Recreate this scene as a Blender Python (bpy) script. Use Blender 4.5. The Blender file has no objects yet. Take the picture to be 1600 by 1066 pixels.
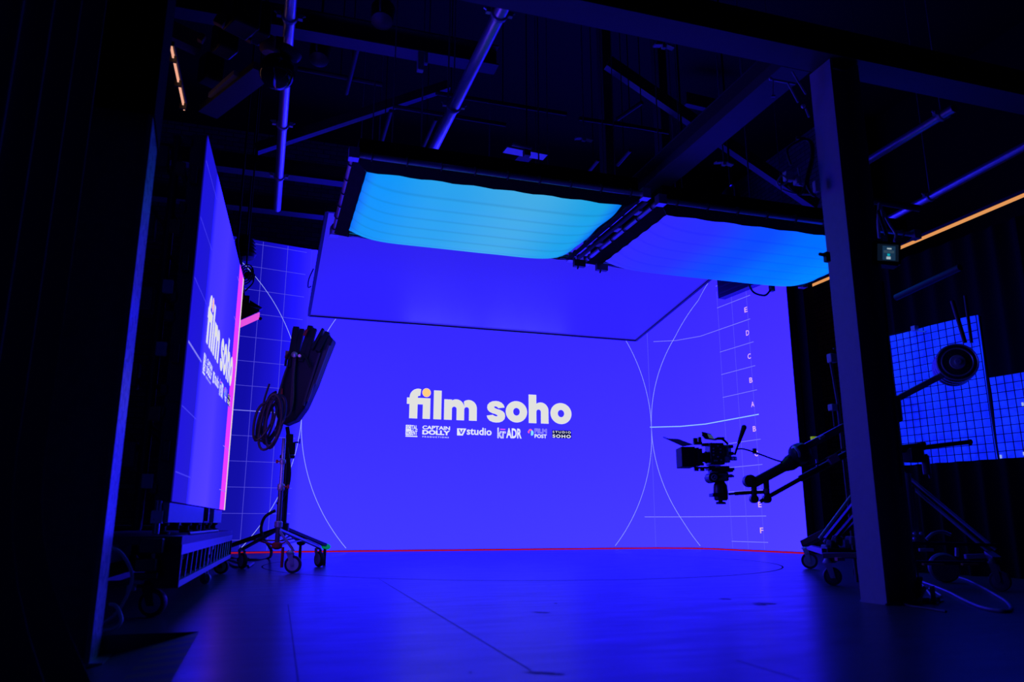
import bpy, bmesh, math, random
from mathutils import Vector, Matrix
from mathutils.geometry import tessellate_polygon
random.seed(7)
SC = bpy.context.scene
COL = SC.collection
V = Vector

# ------------------------------------------------------------------ camera
F_PX, PITCH, YAW, CAM_H = 1212.0, math.radians(13.2326), math.radians(17.56), 0.42
cd = bpy.data.cameras.new('camera'); cam = bpy.data.objects.new('camera', cd); COL.objects.link(cam)
cam.location = (0, 0, CAM_H); cam.rotation_euler = (math.pi/2 + PITCH, 0, -YAW)
cd.sensor_width = 36; cd.lens = F_PX/1600*36; cd.clip_start = .05; cd.clip_end = 100
cd.dof.use_dof = True; cd.dof.focus_distance = 9.5; cd.dof.aperture_fstop = 2.6
SC.camera = cam
FH = V((math.sin(YAW), math.cos(YAW), 0)); RT = V((math.cos(YAW), -math.sin(YAW), 0)); UZ = V((0, 0, 1))
FW = FH*math.cos(PITCH) + UZ*math.sin(PITCH); UP = UZ*math.cos(PITCH) - FH*math.sin(PITCH)
C0 = V((0, 0, CAM_H))
# survey helpers: where a sight line meets a known plane of the room
def ray(x, y): return FW*F_PX + RT*(x-800) + UP*(533-y)
def at_z(x, y, z): d = ray(x, y); return C0 + d*((z-CAM_H)/d.z)
def at_y(x, y, Y): d = ray(x, y); return C0 + d*(Y/d.y)
def at_x(x, y, X): d = ray(x, y); return C0 + d*(X/d.x)
def at_d(x, y, D): d = ray(x, y); return C0 + d*(D/d.dot(FH))

# ------------------------------------------------------------------ materials
MATS = {}
def nt(m):
    m.use_nodes = True; t = m.node_tree; t.nodes.clear()
    o = t.nodes.new('ShaderNodeOutputMaterial'); return t, o
def mat(name, col, rough=.5, metal=0., bump=0., scale=40., spec=.5, var=0., glow=None):
    if name in MATS: return MATS[name]
    m = bpy.data.materials.new(name); t, o = nt(m)
    b = t.nodes.new('ShaderNodeBsdfPrincipled'); t.links.new(b.outputs[0], o.inputs[0])
    b.inputs['Base Color'].default_value = (*col, 1); b.inputs['Roughness'].default_value = rough
    b.inputs['Metallic'].default_value = metal; b.inputs['Specular IOR Level'].default_value = spec
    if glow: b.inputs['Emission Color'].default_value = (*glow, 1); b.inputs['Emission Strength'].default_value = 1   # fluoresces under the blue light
    tc = t.nodes.new('ShaderNodeTexCoord'); n = t.nodes.new('ShaderNodeTexNoise')
    n.inputs['Scale'].default_value = scale; n.inputs['Detail'].default_value = 4
    t.links.new(tc.outputs['Object'], n.inputs['Vector'])
    r = t.nodes.new('ShaderNodeMapRange'); r.inputs[3].default_value = max(.02, rough-.08); r.inputs[4].default_value = min(1, rough+.08)
    t.links.new(n.outputs['Fac'], r.inputs[0]); t.links.new(r.outputs[0], b.inputs['Roughness'])
    if var > 0:
        cr = t.nodes.new('ShaderNodeMix'); cr.data_type = 'RGBA'
        cr.inputs['A'].default_value = (*[c*(1-var) for c in col], 1); cr.inputs['B'].default_value = (*[min(1, c*(1+var)) for c in col], 1)
        t.links.new(n.outputs['Fac'], cr.inputs['Factor']); t.links.new(cr.outputs['Result'], b.inputs['Base Color'])
    if bump > 0:
        bp = t.nodes.new('ShaderNodeBump'); bp.inputs['Strength'].default_value = bump; bp.inputs['Distance'].default_value = .01
        t.links.new(n.outputs['Fac'], bp.inputs['Height']); t.links.new(bp.outputs[0], b.inputs['Normal'])
    MATS[name] = m; return m
def emit(name, col, strength=1., sample=True):
    if name in MATS: return MATS[name]
    m = bpy.data.materials.new(name); t, o = nt(m)
    e = t.nodes.new('ShaderNodeEmission'); e.inputs[0].default_value = (*col, 1); e.inputs[1].default_value = strength
    t.links.new(e.outputs[0], o.inputs[0])
    if not sample: m.cycles.emission_sampling = 'NONE'
    MATS[name] = m; return m
def ramp_node(t, stops, fac):
    r = t.nodes.new('ShaderNodeValToRGB'); el = r.color_ramp.elements
    while len(el) < len(stops): el.new(.5)
    for e, (p, c) in zip(el, stops): e.position = p; e.color = (*c, 1)
    t.links.new(fac, r.inputs[0]); return r

black_metal = mat('black_metal', (.018, .018, .02), .36, .2)
black_plastic = mat('black_plastic', (.018, .018, .02), .38)
black_rubber = mat('black_rubber', (.015, .015, .016), .6)
black_cloth = mat('black_cloth', (.008, .008, .009), .95, bump=.4, scale=160, spec=.15)
velvet = mat('velvet', (.16, .16, .17), .85, bump=.3, scale=120, spec=.2)
painted_steel = mat('painted_steel', (.06, .06, .065), .5, .0, bump=.1, scale=25, var=.15)
column_paint = mat('column_paint', (.40, .40, .43), .5, .0, bump=.05, scale=25, var=.1, spec=.25)
lit_gloss_paint = mat('lit_gloss_paint', (.55, .55, .58), .28, .0, bump=.05, scale=25, var=.1, spec=.6)  # column paint made lighter and glossier, painting in the stronger light
dark_steel = mat('dark_steel', (.035, .035, .04), .55, .0, bump=.1, scale=25)
chrome = mat('chrome', (.68, .68, .7), .3, .5)
aluminium = mat('aluminium', (.5, .5, .53), .36, .4)
galvanised = mat('galvanised', (.75, .75, .78), .36, .9, var=.12, scale=60)
grey_plastic = mat('grey_plastic', (.48, .48, .52), .42)
dark_grey = mat('dark_grey', (.05, .05, .055), .45)
red_paint = mat('red_paint', (.55, .03, .02), .5)
red_rubber = mat('red_rubber', (.25, .02, .02), .5)
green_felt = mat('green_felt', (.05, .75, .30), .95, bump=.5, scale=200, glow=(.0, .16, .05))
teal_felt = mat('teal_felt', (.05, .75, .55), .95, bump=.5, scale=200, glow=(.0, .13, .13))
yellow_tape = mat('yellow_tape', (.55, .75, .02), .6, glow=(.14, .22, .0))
orange_ply_glint = mat('orange_ply_glint', (.45, .22, .07), .6, var=.3)  # plywood tone, also painted on rig parts as glints of orange light
wheel_grey = mat('wheel_grey', (.55, .55, .6), .4)
glass_dark = mat('glass_dark', (.01, .01, .012), .08, spec=.8)
pink_tape = mat('pink_tape', (.7, .2, .25), .6)

# ------------------------------------------------------------------ mesh building
class MB:
    def __init__(s): s.v = []; s.f = []; s.uv = None
    def add(s, vs, fs):
        b = len(s.v); s.v += [V(p) for p in vs]; s.f += [tuple(i+b for i in f) for f in fs]; return s
    def box(s, c, d, R=None):
        x, y, z = d[0]/2, d[1]/2, d[2]/2; c = V(c)
        vs = [V((i*x, j*y, k*z)) for k in (-1, 1) for j in (-1, 1) for i in (-1, 1)]
        if R is not None: vs = [R @ p for p in vs]
        return s.add([p+c for p in vs], [(0, 2, 3, 1), (4, 5, 7, 6), (0, 1, 5, 4), (2, 6, 7, 3), (0, 4, 6, 2), (1, 3, 7, 5)])
    def bb(s, lo, hi): return s.box([(a+b)/2 for a, b in zip(lo, hi)], [abs(b-a) for a, b in zip(lo, hi)])
    def beam(s, p, q, w, h, up=UZ):
        p, q = V(p), V(q); d = (q-p); L = d.length; d = d/L
        u = V(up); a = d.cross(u)
        if a.length < 1e-4: a = d.cross(V((1, 0, 0)))
        a.normalize(); u = a.cross(d).normalized()
        R = Matrix((a, d, u)).transposed()
        return s.box((p+q)/2, (w, L, h), R)
    def tube(s, p, q, r, n=14, r2=None):
        p, q = V(p), V(q); r2 = r if r2 is None else r2
        d = (q-p).normalized(); a = d.orthogonal().normalized(); b = d.cross(a)
        vs = []
        for c, rr in ((p, r), (q, r2)):
            vs += [c + (a*math.cos(2*math.pi*i/n) + b*math.sin(2*math.pi*i/n))*rr for i in range(n)]
        fs = [(i, (i+1) % n, n+(i+1) % n, n+i) for i in range(n)] + [tuple(range(n))[::-1], tuple(range(n, 2*n))]
        return s.add(vs, fs)
    def path(s, pts, r, n=8, closed=False):
        pts = [V(p) for p in pts]; m = len(pts); vs = []; prev = None
        for i, p in enumerate(pts):
            if closed: d = pts[(i+1) % m]-pts[i-1]
            else: d = pts[min(i+1, m-1)]-pts[max(i-1, 0)]
            d.normalize()
            a = d.orthogonal().normalized() if prev is None else (prev - d*prev.dot(d))
            if a.length < 1e-5: a = d.orthogonal()
            a.normalize(); prev = a; b = d.cross(a)
            vs += [p + (a*math.cos(2*math.pi*k/n) + b*math.sin(2*math.pi*k/n))*r for k in range(n)]
        fs = []
        for i in range(m if closed else m-1):
            j = (i+1) % m
            fs += [(i*n+k, i*n+(k+1) % n, j*n+(k+1) % n, j*n+k) for k in range(n)]
        if not closed: fs += [tuple(range(n))[::-1], tuple(range((m-1)*n, m*n))]
        return s.add(vs, fs)
    def lathe(s, prof, o, axis, n=28):
        o, d = V(o), V(axis).normalized(); a = d.orthogonal().normalized(); b = d.cross(a); vs = []
        for r, h in prof:
            vs += [o + d*h + (a*math.cos(2*math.pi*k/n) + b*math.sin(2*math.pi*k/n))*r for k in range(n)]
        fs = []
        for i in range(len(prof)-1):
            fs += [(i*n+k, i*n+(k+1) % n, (i+1)*n+(k+1) % n, (i+1)*n+k) for k in range(n)]
        fs += [tuple(range(n))[::-1], tuple(range((len(prof)-1)*n, len(prof)*n))]
        return s.add(vs, fs)
    def torus(s, c, axis, R, r, n=28, m=8):
        c, d = V(c), V(axis).normalized(); a = d.orthogonal().normalized(); b = d.cross(a)
        return s.path([c + (a*math.cos(2*math.pi*i/n) + b*math.sin(2*math.pi*i/n))*R for i in range(n)], r, m, True)
    def ball(s, c, r, n=16, sc=(1, 1, 1)):
        prof = [(max(1e-4, r*math.sin(math.pi*i/n)), -r*math.cos(math.pi*i/n)) for i in range(n+1)]
        b = len(s.v); s.lathe(prof, (0, 0, 0), UZ, 20)
        for i in range(b, len(s.v)): p = s.v[i]; s.v[i] = V(c) + V((p.x*sc[0], p.y*sc[1], p.z*sc[2]))
        return s
    def poly(s, pts, thick=0., nrm=None):
        pts = [V(p) for p in pts]; tris = tessellate_polygon([pts]); n = len(pts)
        if thick == 0: return s.add(pts, [tuple(t) for t in tris])
        nv = V(nrm)*thick; vs = pts + [p+nv for p in pts]
        fs = [tuple(t) for t in tris] + [tuple(i+n for i in t)[::-1] for t in tris] + [(i, (i+1) % n, n+(i+1) % n, n+i) for i in range(n)]
        return s.add(vs, fs)
    def grid(s, fn, nu, nv, uv=True):
        vs = [fn(i/nu, j/nv) for j in range(nv+1) for i in range(nu+1)]
        fs = [(j*(nu+1)+i, j*(nu+1)+i+1, (j+1)*(nu+1)+i+1, (j+1)*(nu+1)+i) for j in range(nv) for i in range(nu)]
        if uv: s.uv = [(i/nu, j/nv) for j in range(nv+1) for i in range(nu+1)]
        return s.add(vs, fs)
    def build(s, name, m, parent=None, org=None, smooth=True, bevel=0., fix=True):
        org = V(org) if org is not None else (V(parent['_o']) if parent is not None else V((0, 0, 0)))
        me = bpy.data.meshes.new(name); me.from_pydata([p-org for p in s.v], [], s.f)
        if s.uv is not None:
            ul = me.uv_layers.new(name='uv')
            for lp in me.loops: ul.data[lp.index].uv = s.uv[lp.vertex_index]
        elif fix:
            bm = bmesh.new(); bm.from_mesh(me); bmesh.ops.recalc_face_normals(bm, faces=bm.faces); bm.to_mesh(me); bm.free()
        me.materials.append(m)
        if smooth:
            me.polygons.foreach_set('use_smooth', [True]*len(me.polygons)); me.set_sharp_from_angle(angle=math.radians(38))
        o = bpy.data.objects.new(name, me); COL.objects.link(o)
        if parent is not None:
            o.parent = parent
            o.location = V((0, 0, 0)) if (org - V(parent['_o'])).length < 1e-9 else org - V(parent['_o'])
        else: o.location = org
        o['_o'] = tuple(org)
        if bevel > 0:
            bv = o.modifiers.new('bevel', 'BEVEL'); bv.width = bevel; bv.segments = 2; bv.limit_method = 'ANGLE'; bv.angle_limit = math.radians(50)
        return o
def tag(o, label, cat, group=None, kind=None):
    o['label'] = label
    if cat: o['category'] = cat
    if group: o['group'] = group
    if kind: o['kind'] = kind
    return o
def thing(name, loc, label, cat, group=None):
    o = bpy.data.objects.new(name, None); COL.objects.link(o); o.location = loc; o['_o'] = tuple(loc)
    o.empty_display_size = .1
    return tag(o, label, cat, group)
def struct(o, label=None):
    o['kind'] = 'structure'
    if label: o['label'] = label
    return o
def kids(o): return [c for c in bpy.data.objects if c.parent == o]
def copy_tree(o, parent=None):
    c = o.copy(); COL.objects.link(c)
    if parent is not None: c.parent = parent
    for ch in kids(o): copy_tree(ch, c)
    return c
def sag(p, q, drop, n=14):
    p, q = V(p), V(q); return [p.lerp(q, i/n) - UZ*drop*4*(i/n)*(1-i/n) for i in range(n+1)]
def smoothpath(pts, k=6):
    pts = [V(p) for p in pts]; out = []
    for i in range(len(pts)-1):
        p0, p1, p2, p3 = pts[max(i-1, 0)], pts[i], pts[i+1], pts[min(i+2, len(pts)-1)]
        for j in range(k):
            t = j/k
            out.append(.5*((2*p1) + (p2-p0)*t + (2*p0-5*p1+4*p2-p3)*t*t + (3*p1-p0-3*p2+p3)*t**3))
    return out + [pts[-1]]

# ================================================================== THE ROOM
# floor: glossy dark stage floor, with a ramp that falls away beside the steel column
def floor_material():
    m = bpy.data.materials.new('stage_floor'); t, o = nt(m)
    b = t.nodes.new('ShaderNodeBsdfPrincipled'); t.links.new(b.outputs[0], o.inputs[0])
    b.inputs['Base Color'].default_value = (.09, .09, .095, 1); b.inputs['Specular IOR Level'].default_value = .11
    tc = t.nodes.new('ShaderNodeTexCoord')
    mp = t.nodes.new('ShaderNodeMapping'); mp.inputs['Scale'].default_value = (.7, 2.4, 1); t.links.new(tc.outputs['Object'], mp.inputs[0])
    n = t.nodes.new('ShaderNodeTexNoise'); n.inputs['Scale'].default_value = 3.2; n.inputs['Detail'].default_value = 7; n.inputs['Roughness'].default_value = .62
    t.links.new(mp.outputs[0], n.inputs['Vector'])
    r = t.nodes.new('ShaderNodeMapRange'); r.inputs[1].default_value = .3; r.inputs[2].default_value = .7
    r.inputs[3].default_value = .27; r.inputs[4].default_value = .35
    t.links.new(n.outputs['Fac'], r.inputs[0]); t.links.new(r.outputs[0], b.inputs['Roughness'])
    n2 = t.nodes.new('ShaderNodeTexNoise'); n2.inputs['Scale'].default_value = 90; n2.inputs['Detail'].default_value = 3
    t.links.new(tc.outputs['Object'], n2.inputs['Vector'])
    bp = t.nodes.new('ShaderNodeBump'); bp.inputs['Strength'].default_value = .05; bp.inputs['Distance'].default_value = .004
    t.links.new(n2.outputs['Fac'], bp.inputs['Height']); t.links.new(bp.outputs[0], b.inputs['Normal'])
    return m
def hazard_material():
    m = bpy.data.materials.new('ramp_hazard_paint'); t, o = nt(m)
    b = t.nodes.new('ShaderNodeBsdfPrincipled'); t.links.new(b.outputs[0], o.inputs[0]); b.inputs['Roughness'].default_value = .5
    tc = t.nodes.new('ShaderNodeTexCoord'); sx = t.nodes.new('ShaderNodeSeparateXYZ'); t.links.new(tc.outputs['Object'], sx.inputs[0])
    def mth(op, a, bv):
        q = t.nodes.new('ShaderNodeMath'); q.operation = op
        for i, w in enumerate((a, bv)):
            if isinstance(w, (int, float)): q.inputs[i].default_value = w
            else: t.links.new(w, q.inputs[i])
        return q.outputs[0]
    diag = mth('ADD', sx.outputs['Y'], mth('MULTIPLY', sx.outputs['X'], 1.0))
    st = mth('GREATER_THAN', mth('FRACT', mth('MULTIPLY', diag, 6.5), 0), .5)
    near = mth('GREATER_THAN', sx.outputs['X'], -.36)
    fac = mth('MULTIPLY', st, near)
    mx = t.nodes.new('ShaderNodeMix'); mx.data_type = 'RGBA'; mx.inputs['A'].default_value = (.16, .16, .17, 1); mx.inputs['B'].default_value = (.45, .36, .12, 1)
    t.links.new(fac, mx.inputs['Factor']); t.links.new(mx.outputs['Result'], b.inputs['Base Color'])
    return m
FLOOR = floor_material(); HAZ = hazard_material()
XL, XR, YB, YF, ZC = -3.2, 9.6, 13.4, -3.0, 7.2
hx, hy, rx, rz = -.2, 3.5, -.9, -.17
fb = MB()
fb.add([(hx, YF, 0), (XR, YF, 0), (XR, YB, 0), (hx, YB, 0)], [(0, 1, 2, 3)])
fb.add([(XL, hy, 0), (hx, hy, 0), (hx, YB, 0), (XL, YB, 0)], [(0, 1, 2, 3)])
fb.add([(XL, YF, rz), (rx, YF, rz), (rx, hy, rz), (XL, hy, rz)], [(0, 1, 2, 3)])
fb.add([(XL, hy, 0), (hx, hy, 0), (rx, hy, rz), (XL, hy, rz)], [(3, 2, 1, 0)])
fl = fb.build('floor', FLOOR, smooth=False, fix=False); struct(fl, 'glossy dark stage floor reflecting the blue screen')
rb = MB().add([(rx, YF, rz), (hx, YF, 0), (hx, hy, 0), (rx, hy, rz)], [(0, 1, 2, 3)]).build('ramp', HAZ, fl, smooth=False, fix=False)
rb['label'] = 'sloping ramp with diagonal hazard stripes along its top edge'
SEAM = mat('seam_black', (.04, .04, .043), .45, spec=.06)
RINGM = mat('ring_black', (.004, .004, .004), .8, spec=.1)
tc_c, tc_r = V((2.75, 8.35, 0)), 2.7
sm = MB()
for i in range(160):
    a, b2 = 2*math.pi*i/160, 2*math.pi*(i+1)/160
    P = lambda an, r: tc_c + V((math.cos(an)*r, math.sin(an)*r, .0012))
    sm.add([P(a, tc_r-.008), P(a, tc_r+.008), P(b2, tc_r+.008), P(b2, tc_r-.008)], [(0, 1, 2, 3)])
sm.build('turntable_seam', RINGM, fl, smooth=False)['label'] = 'thin black circular seam of a floor turntable'
def seam(p, q, w=.004):
    p, q = V(p), V(q); d = (q-p).normalized(); n = V((-d.y, d.x, 0))*w/2; z = V((0, 0, .0011))
    MB().add([p-n+z, q-n+z, q+n+z, p+n+z], [(0, 1, 2, 3)]).build('floor_seam', SEAM, fl, smooth=False)
for a, b2 in [((592, 905), (830, 1048)), ((450, 945), (466, 1066)), ((1080, 889), (1165, 893)), ((1085, 947), (1205, 943)), ((1150, 1032), (1250, 1062))]:
    seam(at_z(*a, 0), at_z(*b2, 0))
for (x, y, w, h) in [(845, 957, 26, 1.2), (868, 943, 5, 1.4), (842, 1051, 46, 3), (866, 1053, 30, 2), (1195, 943, 34, 2), (1188, 945, 20, 1.6), (1133, 936, 18, 1.4), (735, 1051, 5, 2)]:
    n_p = 14
    MB().poly([at_z(x+w/2*math.cos(6.283*i/n_p)*(1+.3*math.sin(i*2.1)), y+h/2*math.sin(6.283*i/n_p)*(1+.4*math.sin(i*3.7))+w*.02*math.cos(6.283*i/n_p), .0012) for i in range(n_p)]).build('scuff_mark', SEAM, fl, smooth=False)

def brick_material():
    m = bpy.data.materials.new('painted_brick'); t, o = nt(m)
    b = t.nodes.new('ShaderNodeBsdfPrincipled'); t.links.new(b.outputs[0], o.inputs[0]); b.inputs['Roughness'].default_value = .75
    tc = t.nodes.new('ShaderNodeTexCoord'); sx = t.nodes.new('ShaderNodeSeparateXYZ'); t.links.new(tc.outputs['Object'], sx.inputs[0])
    ad = t.nodes.new('ShaderNodeMath'); t.links.new(sx.outputs['X'], ad.inputs[0]); t.links.new(sx.outputs['Y'], ad.inputs[1])
    cx = t.nodes.new('ShaderNodeCombineXYZ'); t.links.new(ad.outputs[0], cx.inputs[0]); t.links.new(sx.outputs['Z'], cx.inputs[1])
    br = t.nodes.new('ShaderNodeTexBrick'); br.inputs['Scale'].default_value = 1; br.inputs['Brick Width'].default_value = .24; br.inputs['Row Height'].default_value = .085
    br.inputs['Mortar Size'].default_value = .008; br.inputs['Color1'].default_value = (.34, .29, .28, 1); br.inputs['Color2'].default_value = (.22, .18, .17, 1); br.inputs['Mortar'].default_value = (.07, .06, .06, 1)
    t.links.new(cx.outputs[0], br.inputs['Vector']); t.links.new(br.outputs['Color'], b.inputs['Base Color'])
    bp = t.nodes.new('ShaderNodeBump'); bp.inputs['Strength'].default_value = .6; bp.inputs['Distance'].default_value = .01; bp.invert = True
    t.links.new(br.outputs['Fac'], bp.inputs['Height']); t.links.new(bp.outputs[0], b.inputs['Normal'])
    return m
BRICK = brick_material()
black_wall = mat('black_wall_paint', (.012, .012, .013), .85, bump=.2, scale=30, spec=.2)
def wall(name, lo, hi, m, label): return struct(MB().bb(lo, hi).build(name, m, smooth=False), label)
wall('wall_back', (XL-.2, YB, -.3), (XR+.2, YB+.2, ZC), BRICK, 'dark brick wall behind the curved screen')
wall('wall_right', (XR, YF, -.3), (XR+.2, YB, ZC), black_wall, 'black side wall behind the jib')
wall('wall_side', (8.8, 9.9, 0), (8.98, YB, ZC), BRICK, 'painted brick return wall seen between the curved screen and the steel column')
wall('wall_left', (XL-.2, YF, -.3), (XL, YB, ZC), black_wall, 'black side wall behind the curtain')
wall('wall_front', (XL-.2, YF-.2, -.3), (XR+.2, YF, ZC), black_wall, 'black wall behind the camera')
wall('ceiling', (XL-.2, YF-.2, ZC), (XR+.2, YB+.2, ZC+.2), black_wall, 'black studio ceiling')

# ================================================================== STEELWORK (structure)
def i_section(p, q, w, h, tf=.014, tw=.01, up=UZ):
    p, q = V(p), V(q); d = (q-p).normalized(); a = d.cross(V(up)).normalized(); u = a.cross(d).normalized()
    b = MB(); b.beam(p+u*(h/2-tf/2), q+u*(h/2-tf/2), w, tf, u); b.beam(p-u*(h/2-tf/2), q-u*(h/2-tf/2), w, tf, u); b.beam(p, q, tw, h-2*tf, u)
    return b
# H columns: flanges face along X
def h_column(x0, x1, y0, y1, z0, z1, label, m=column_paint):
    b = MB(); t = .018
    b.bb((x0, y0, z0), (x0+t, y1, z1)); b.bb((x1-t, y0, z0), (x1, y1, z1)); b.bb((x0+t, (y0+y1)/2-.008, z0), (x1-t, (y0+y1)/2+.008, z1))
    b.bb((x0-.004, y0-.004, z0), (x1+.004, y1+.004, z0+.012))
    return struct(b.build('steel_column', m, smooth=False), label)
h_column(3.18, 3.395, 3.5, 3.69, 0, 3.236, 'steel column in front of the camera jib')
h_column(-.86, -.55, 3.3, 3.49, -.085, 3.236, 'steel column beside the black curtain', lit_gloss_paint)
sl_ = MB().poly([(-.543, 3.292, 2.10), (-.543, 3.499, 2.03), (-.543, 3.499, 3.2), (-.543, 3.292, 3.2)], .004, V((-1, 0, 0))).poly([(-.87, 3.289, 2.10), (-.543, 3.289, 2.10), (-.543, 3.289, 3.2), (-.87, 3.289, 3.2)], .004, V((0, -1, 0)))  # cloth added to stand in for shade; slanted hem follows its edge
tag(sl_.build('shade_sleeve', black_cloth, org=(-.7, 3.29, 2.0), smooth=False), 'added black cloth sleeve standing in for shade on the upper column beside the curtain', 'shade_cloth')
struct(MB().box((-.555, 3.395, -.075), (.1, .22, .012)).build('column_base_plate', galvanised), 'steel foot plate under the column')
def steel(p, q, w, h, label, m=painted_steel): return struct(i_section(p, q, w, h).build('steel_beam', m, smooth=False), label)
steel((XL+.01, 3.56, 3.335), (8.6, 3.56, 3.335), .2, .19, 'steel tie beam across the top of the columns')
steel((3.07, 3.68, 3.345), (3.07, 6.95, 3.345), .215, .19, 'steel beam running from the column towards the curved screen')
steel((-2.9, 6, 4.5), (1.75, 6, 4.5), .16, .2, 'dark roof beam above the cyan light box')
steel((-2.9, 9, 4.55), (7.9, 9, 4.55), .16, .2, 'dark roof beam above the ceiling screen')
steel((-2.9, 11.6, 5.15), (7.9, 11.6, 5.15), .2, .26, 'dark roof beam over the top of the curved screen')
def strut(p, q, w, h, label): return struct(MB().beam(p, q, w, h).build('truss_beam', painted_steel, smooth=False), label)
strut(at_y(400, 233, 8), at_y(700, 134, 8), .1, .1, 'sloping truss member above the cyan light box')
strut(at_y(950, 98, 8), at_y(1275, 321, 8), .1, .16, 'sloping truss member descending towards the steel column')
strut(at_y(1070, 155, 9.5), at_y(1125, 168, 9.5), .1, .2, 'short horizontal truss member high above the blue light box')
strut((3.9, 8.3, 4.5), (3.9, 8.3, 7.1), .2, .12, 'vertical truss post above the gap of the light boxes')
strut((4.7, 8.3, 4.5), (4.7, 8.3, 7.1), .2, .12, 'vertical truss post above the blue light box')

# ================================================================== CURVED LED SCREEN
WH, CY = 4.75, 12.35
PLAN = [(.5-.978*2.0, CY-.208*2.0)]
P1, P2 = V((6.93, 12.10, 0)), V((7.18, 11.67, 0))
sdir = V((math.cos(math.radians(-84)), math.sin(math.radians(-84)), 0))
P3 = P2 + sdir*2.14
plan = [V((.5-.978*1.8, CY-.208*1.8, 0)), V((.5, CY, 0)), V((6.5, CY, 0)), P1, P2, P3]
S = [.5-1.8, .5, 6.5]
for i in range(2, 5): S.append(S[-1] + (plan[i+1]-plan[i]).length)
S_P2 = S[4]
SMAX = S[-1]
def seg_of(s):
    for i in range(len(S)-1):
        if s <= S[i+1]+1e-9 or i == len(S)-2: return i
def wall_pt(s, z, off=0.):
    i = seg_of(s); a, b = plan[i], plan[i+1]; d = (b-a).normalized(); n = V((d.y, -d.x, 0))   # n faces the room
    return a + d*(s-S[i]) + UZ*z + n*off
def led_material(name, stops, zgrad, strength):
    m = bpy.data.materials.new(name); t, o = nt(m)
    uv = t.nodes.new('ShaderNodeUVMap'); uv.uv_map = 'uv'
    sx = t.nodes.new('ShaderNodeSeparateXYZ'); t.links.new(uv.outputs[0], sx.inputs[0])
    r = ramp_node(t, stops, sx.outputs['X'])
    r2 = ramp_node(t, zgrad, sx.outputs['Y'])
    mx = t.nodes.new('ShaderNodeMix'); mx.data_type = 'RGBA'; mx.blend_type = 'MULTIPLY'; mx.inputs['Factor'].default_value = 1
    t.links.new(r.outputs[0], mx.inputs['A']); t.links.new(r2.outputs[0], mx.inputs['B'])
    e = t.nodes.new('ShaderNodeEmission'); e.inputs[1].default_value = strength; t.links.new(mx.outputs['Result'], e.inputs[0])
    g = t.nodes.new('ShaderNodeBsdfGlossy'); g.inputs['Roughness'].default_value = .4; g.inputs['Color'].default_value = (.02, .02, .02, 1)
    ad = t.nodes.new('ShaderNodeAddShader'); t.links.new(e.outputs[0], ad.inputs[0]); t.links.new(g.outputs[0], ad.inputs[1])
    t.links.new(ad.outputs[0], o.inputs[0]); return m
span = SMAX - S[0]
U = lambda s: (s-S[0])/span
LEDW = led_material('led_picture', [(0, (.0010, .0008, .075)), (U(-.35), (.0013, .0009, .095)), (U(.0), (.0024, .0016, .155)), (U(.3), (.0042, .0027, .27)), (U(.55), (.0107, .0068, 1)), (U(3.5), (.0110, .0070, 1)), (U(6.5), (.0123, .0075, 1)), (1, (.0158, .0083, 1))],
                    [(0, (1.25, 1.5, 1)), (.35, (1.08, 1.1, 1)), (.7, (.9, .85, 1)), (1, (.8, .7, 1))], 4.0)
screen = thing('curved_led_screen', (3.5, CY, 0), 'giant curved LED screen wall glowing violet blue with test-card circles and lettering', 'screen')
sf = MB(); vs = []; fs = []; uvs = []
for i in range(len(plan)):
    for z in (0.025, WH*.5, WH): vs.append(plan[i] + UZ*z); uvs.append(((S[i]-S[0])/span, z/WH))
for i in range(len(plan)-1):
    for k in range(2): fs.append((i*3+k, (i+1)*3+k, (i+1)*3+k+1, i*3+k+1))
sf.add(vs, fs); sf.uv = uvs
sf.build('screen_surface', LEDW, screen, smooth=False)
cb = MB()
for i in range(len(plan)-1):
    a, b = plan[i], plan[i+1]; d = (b-a).normalized(); n = V((d.y, -d.x, 0))
    cb.beam(a - n*.07 + UZ*WH/2, b - n*.07 + UZ*WH/2, .12, WH-.01)
cb.build('cabinet_back', black_plastic, screen, smooth=False)['label'] = 'black cabinets behind the picture'
kb = MB()
for i in range(len(plan)-1):
    a, b = plan[i], plan[i+1]; d = (b-a).normalized(); n = V((d.y, -d.x, 0))
    kb.beam(a + n*.012 + UZ*.009, b + n*.012 + UZ*.009, .02, .018)
kb.build('bottom_strip', emit('red_strip_light', (1, .012, .08), .42, False), screen, smooth=False)['label'] = 'thin glowing red strip along the foot of the screen'
LINE = emit('line_white', (.25, .24, .95), 1.0, False); LINE_D = emit('line_dim', (.10, .085, .78), 1.0, False); LINE_B = emit('line_bright', (.30, .55, 1.0), 1.1, False)
CIRC = emit('line_circle', (.36, .42, 1.0), 1.0, False)
def wline(pts, w, name, m, off=.004, fn=wall_pt):
    b = MB()
    for (s0, z0), (s1, z1) in zip(pts[:-1], pts[1:]):
        L = math.hypot(s1-s0, z1-z0)
        if L < 1e-6: continue
        ns, nz = -(z1-z0)/L*w/2, (s1-s0)/L*w/2
        b.add([fn(s0-ns, z0-nz, off), fn(s1-ns, z1-nz, off), fn(s1+ns, z1+nz, off), fn(s0+ns, z0+nz, off)], [(0, 1, 2, 3)])
    return b.build(name, m, screen if fn is wall_pt else led2, smooth=False)
def hline(s0, s1, z, w, m, name='grid_line'):
    cuts = [s0] + [s for s in S if s0+1e-3 < s < s1-1e-3] + [s1]
    return wline([(s, z) for s in cuts], w, name, m)
GU = .375; ZM = 2.06
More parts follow.
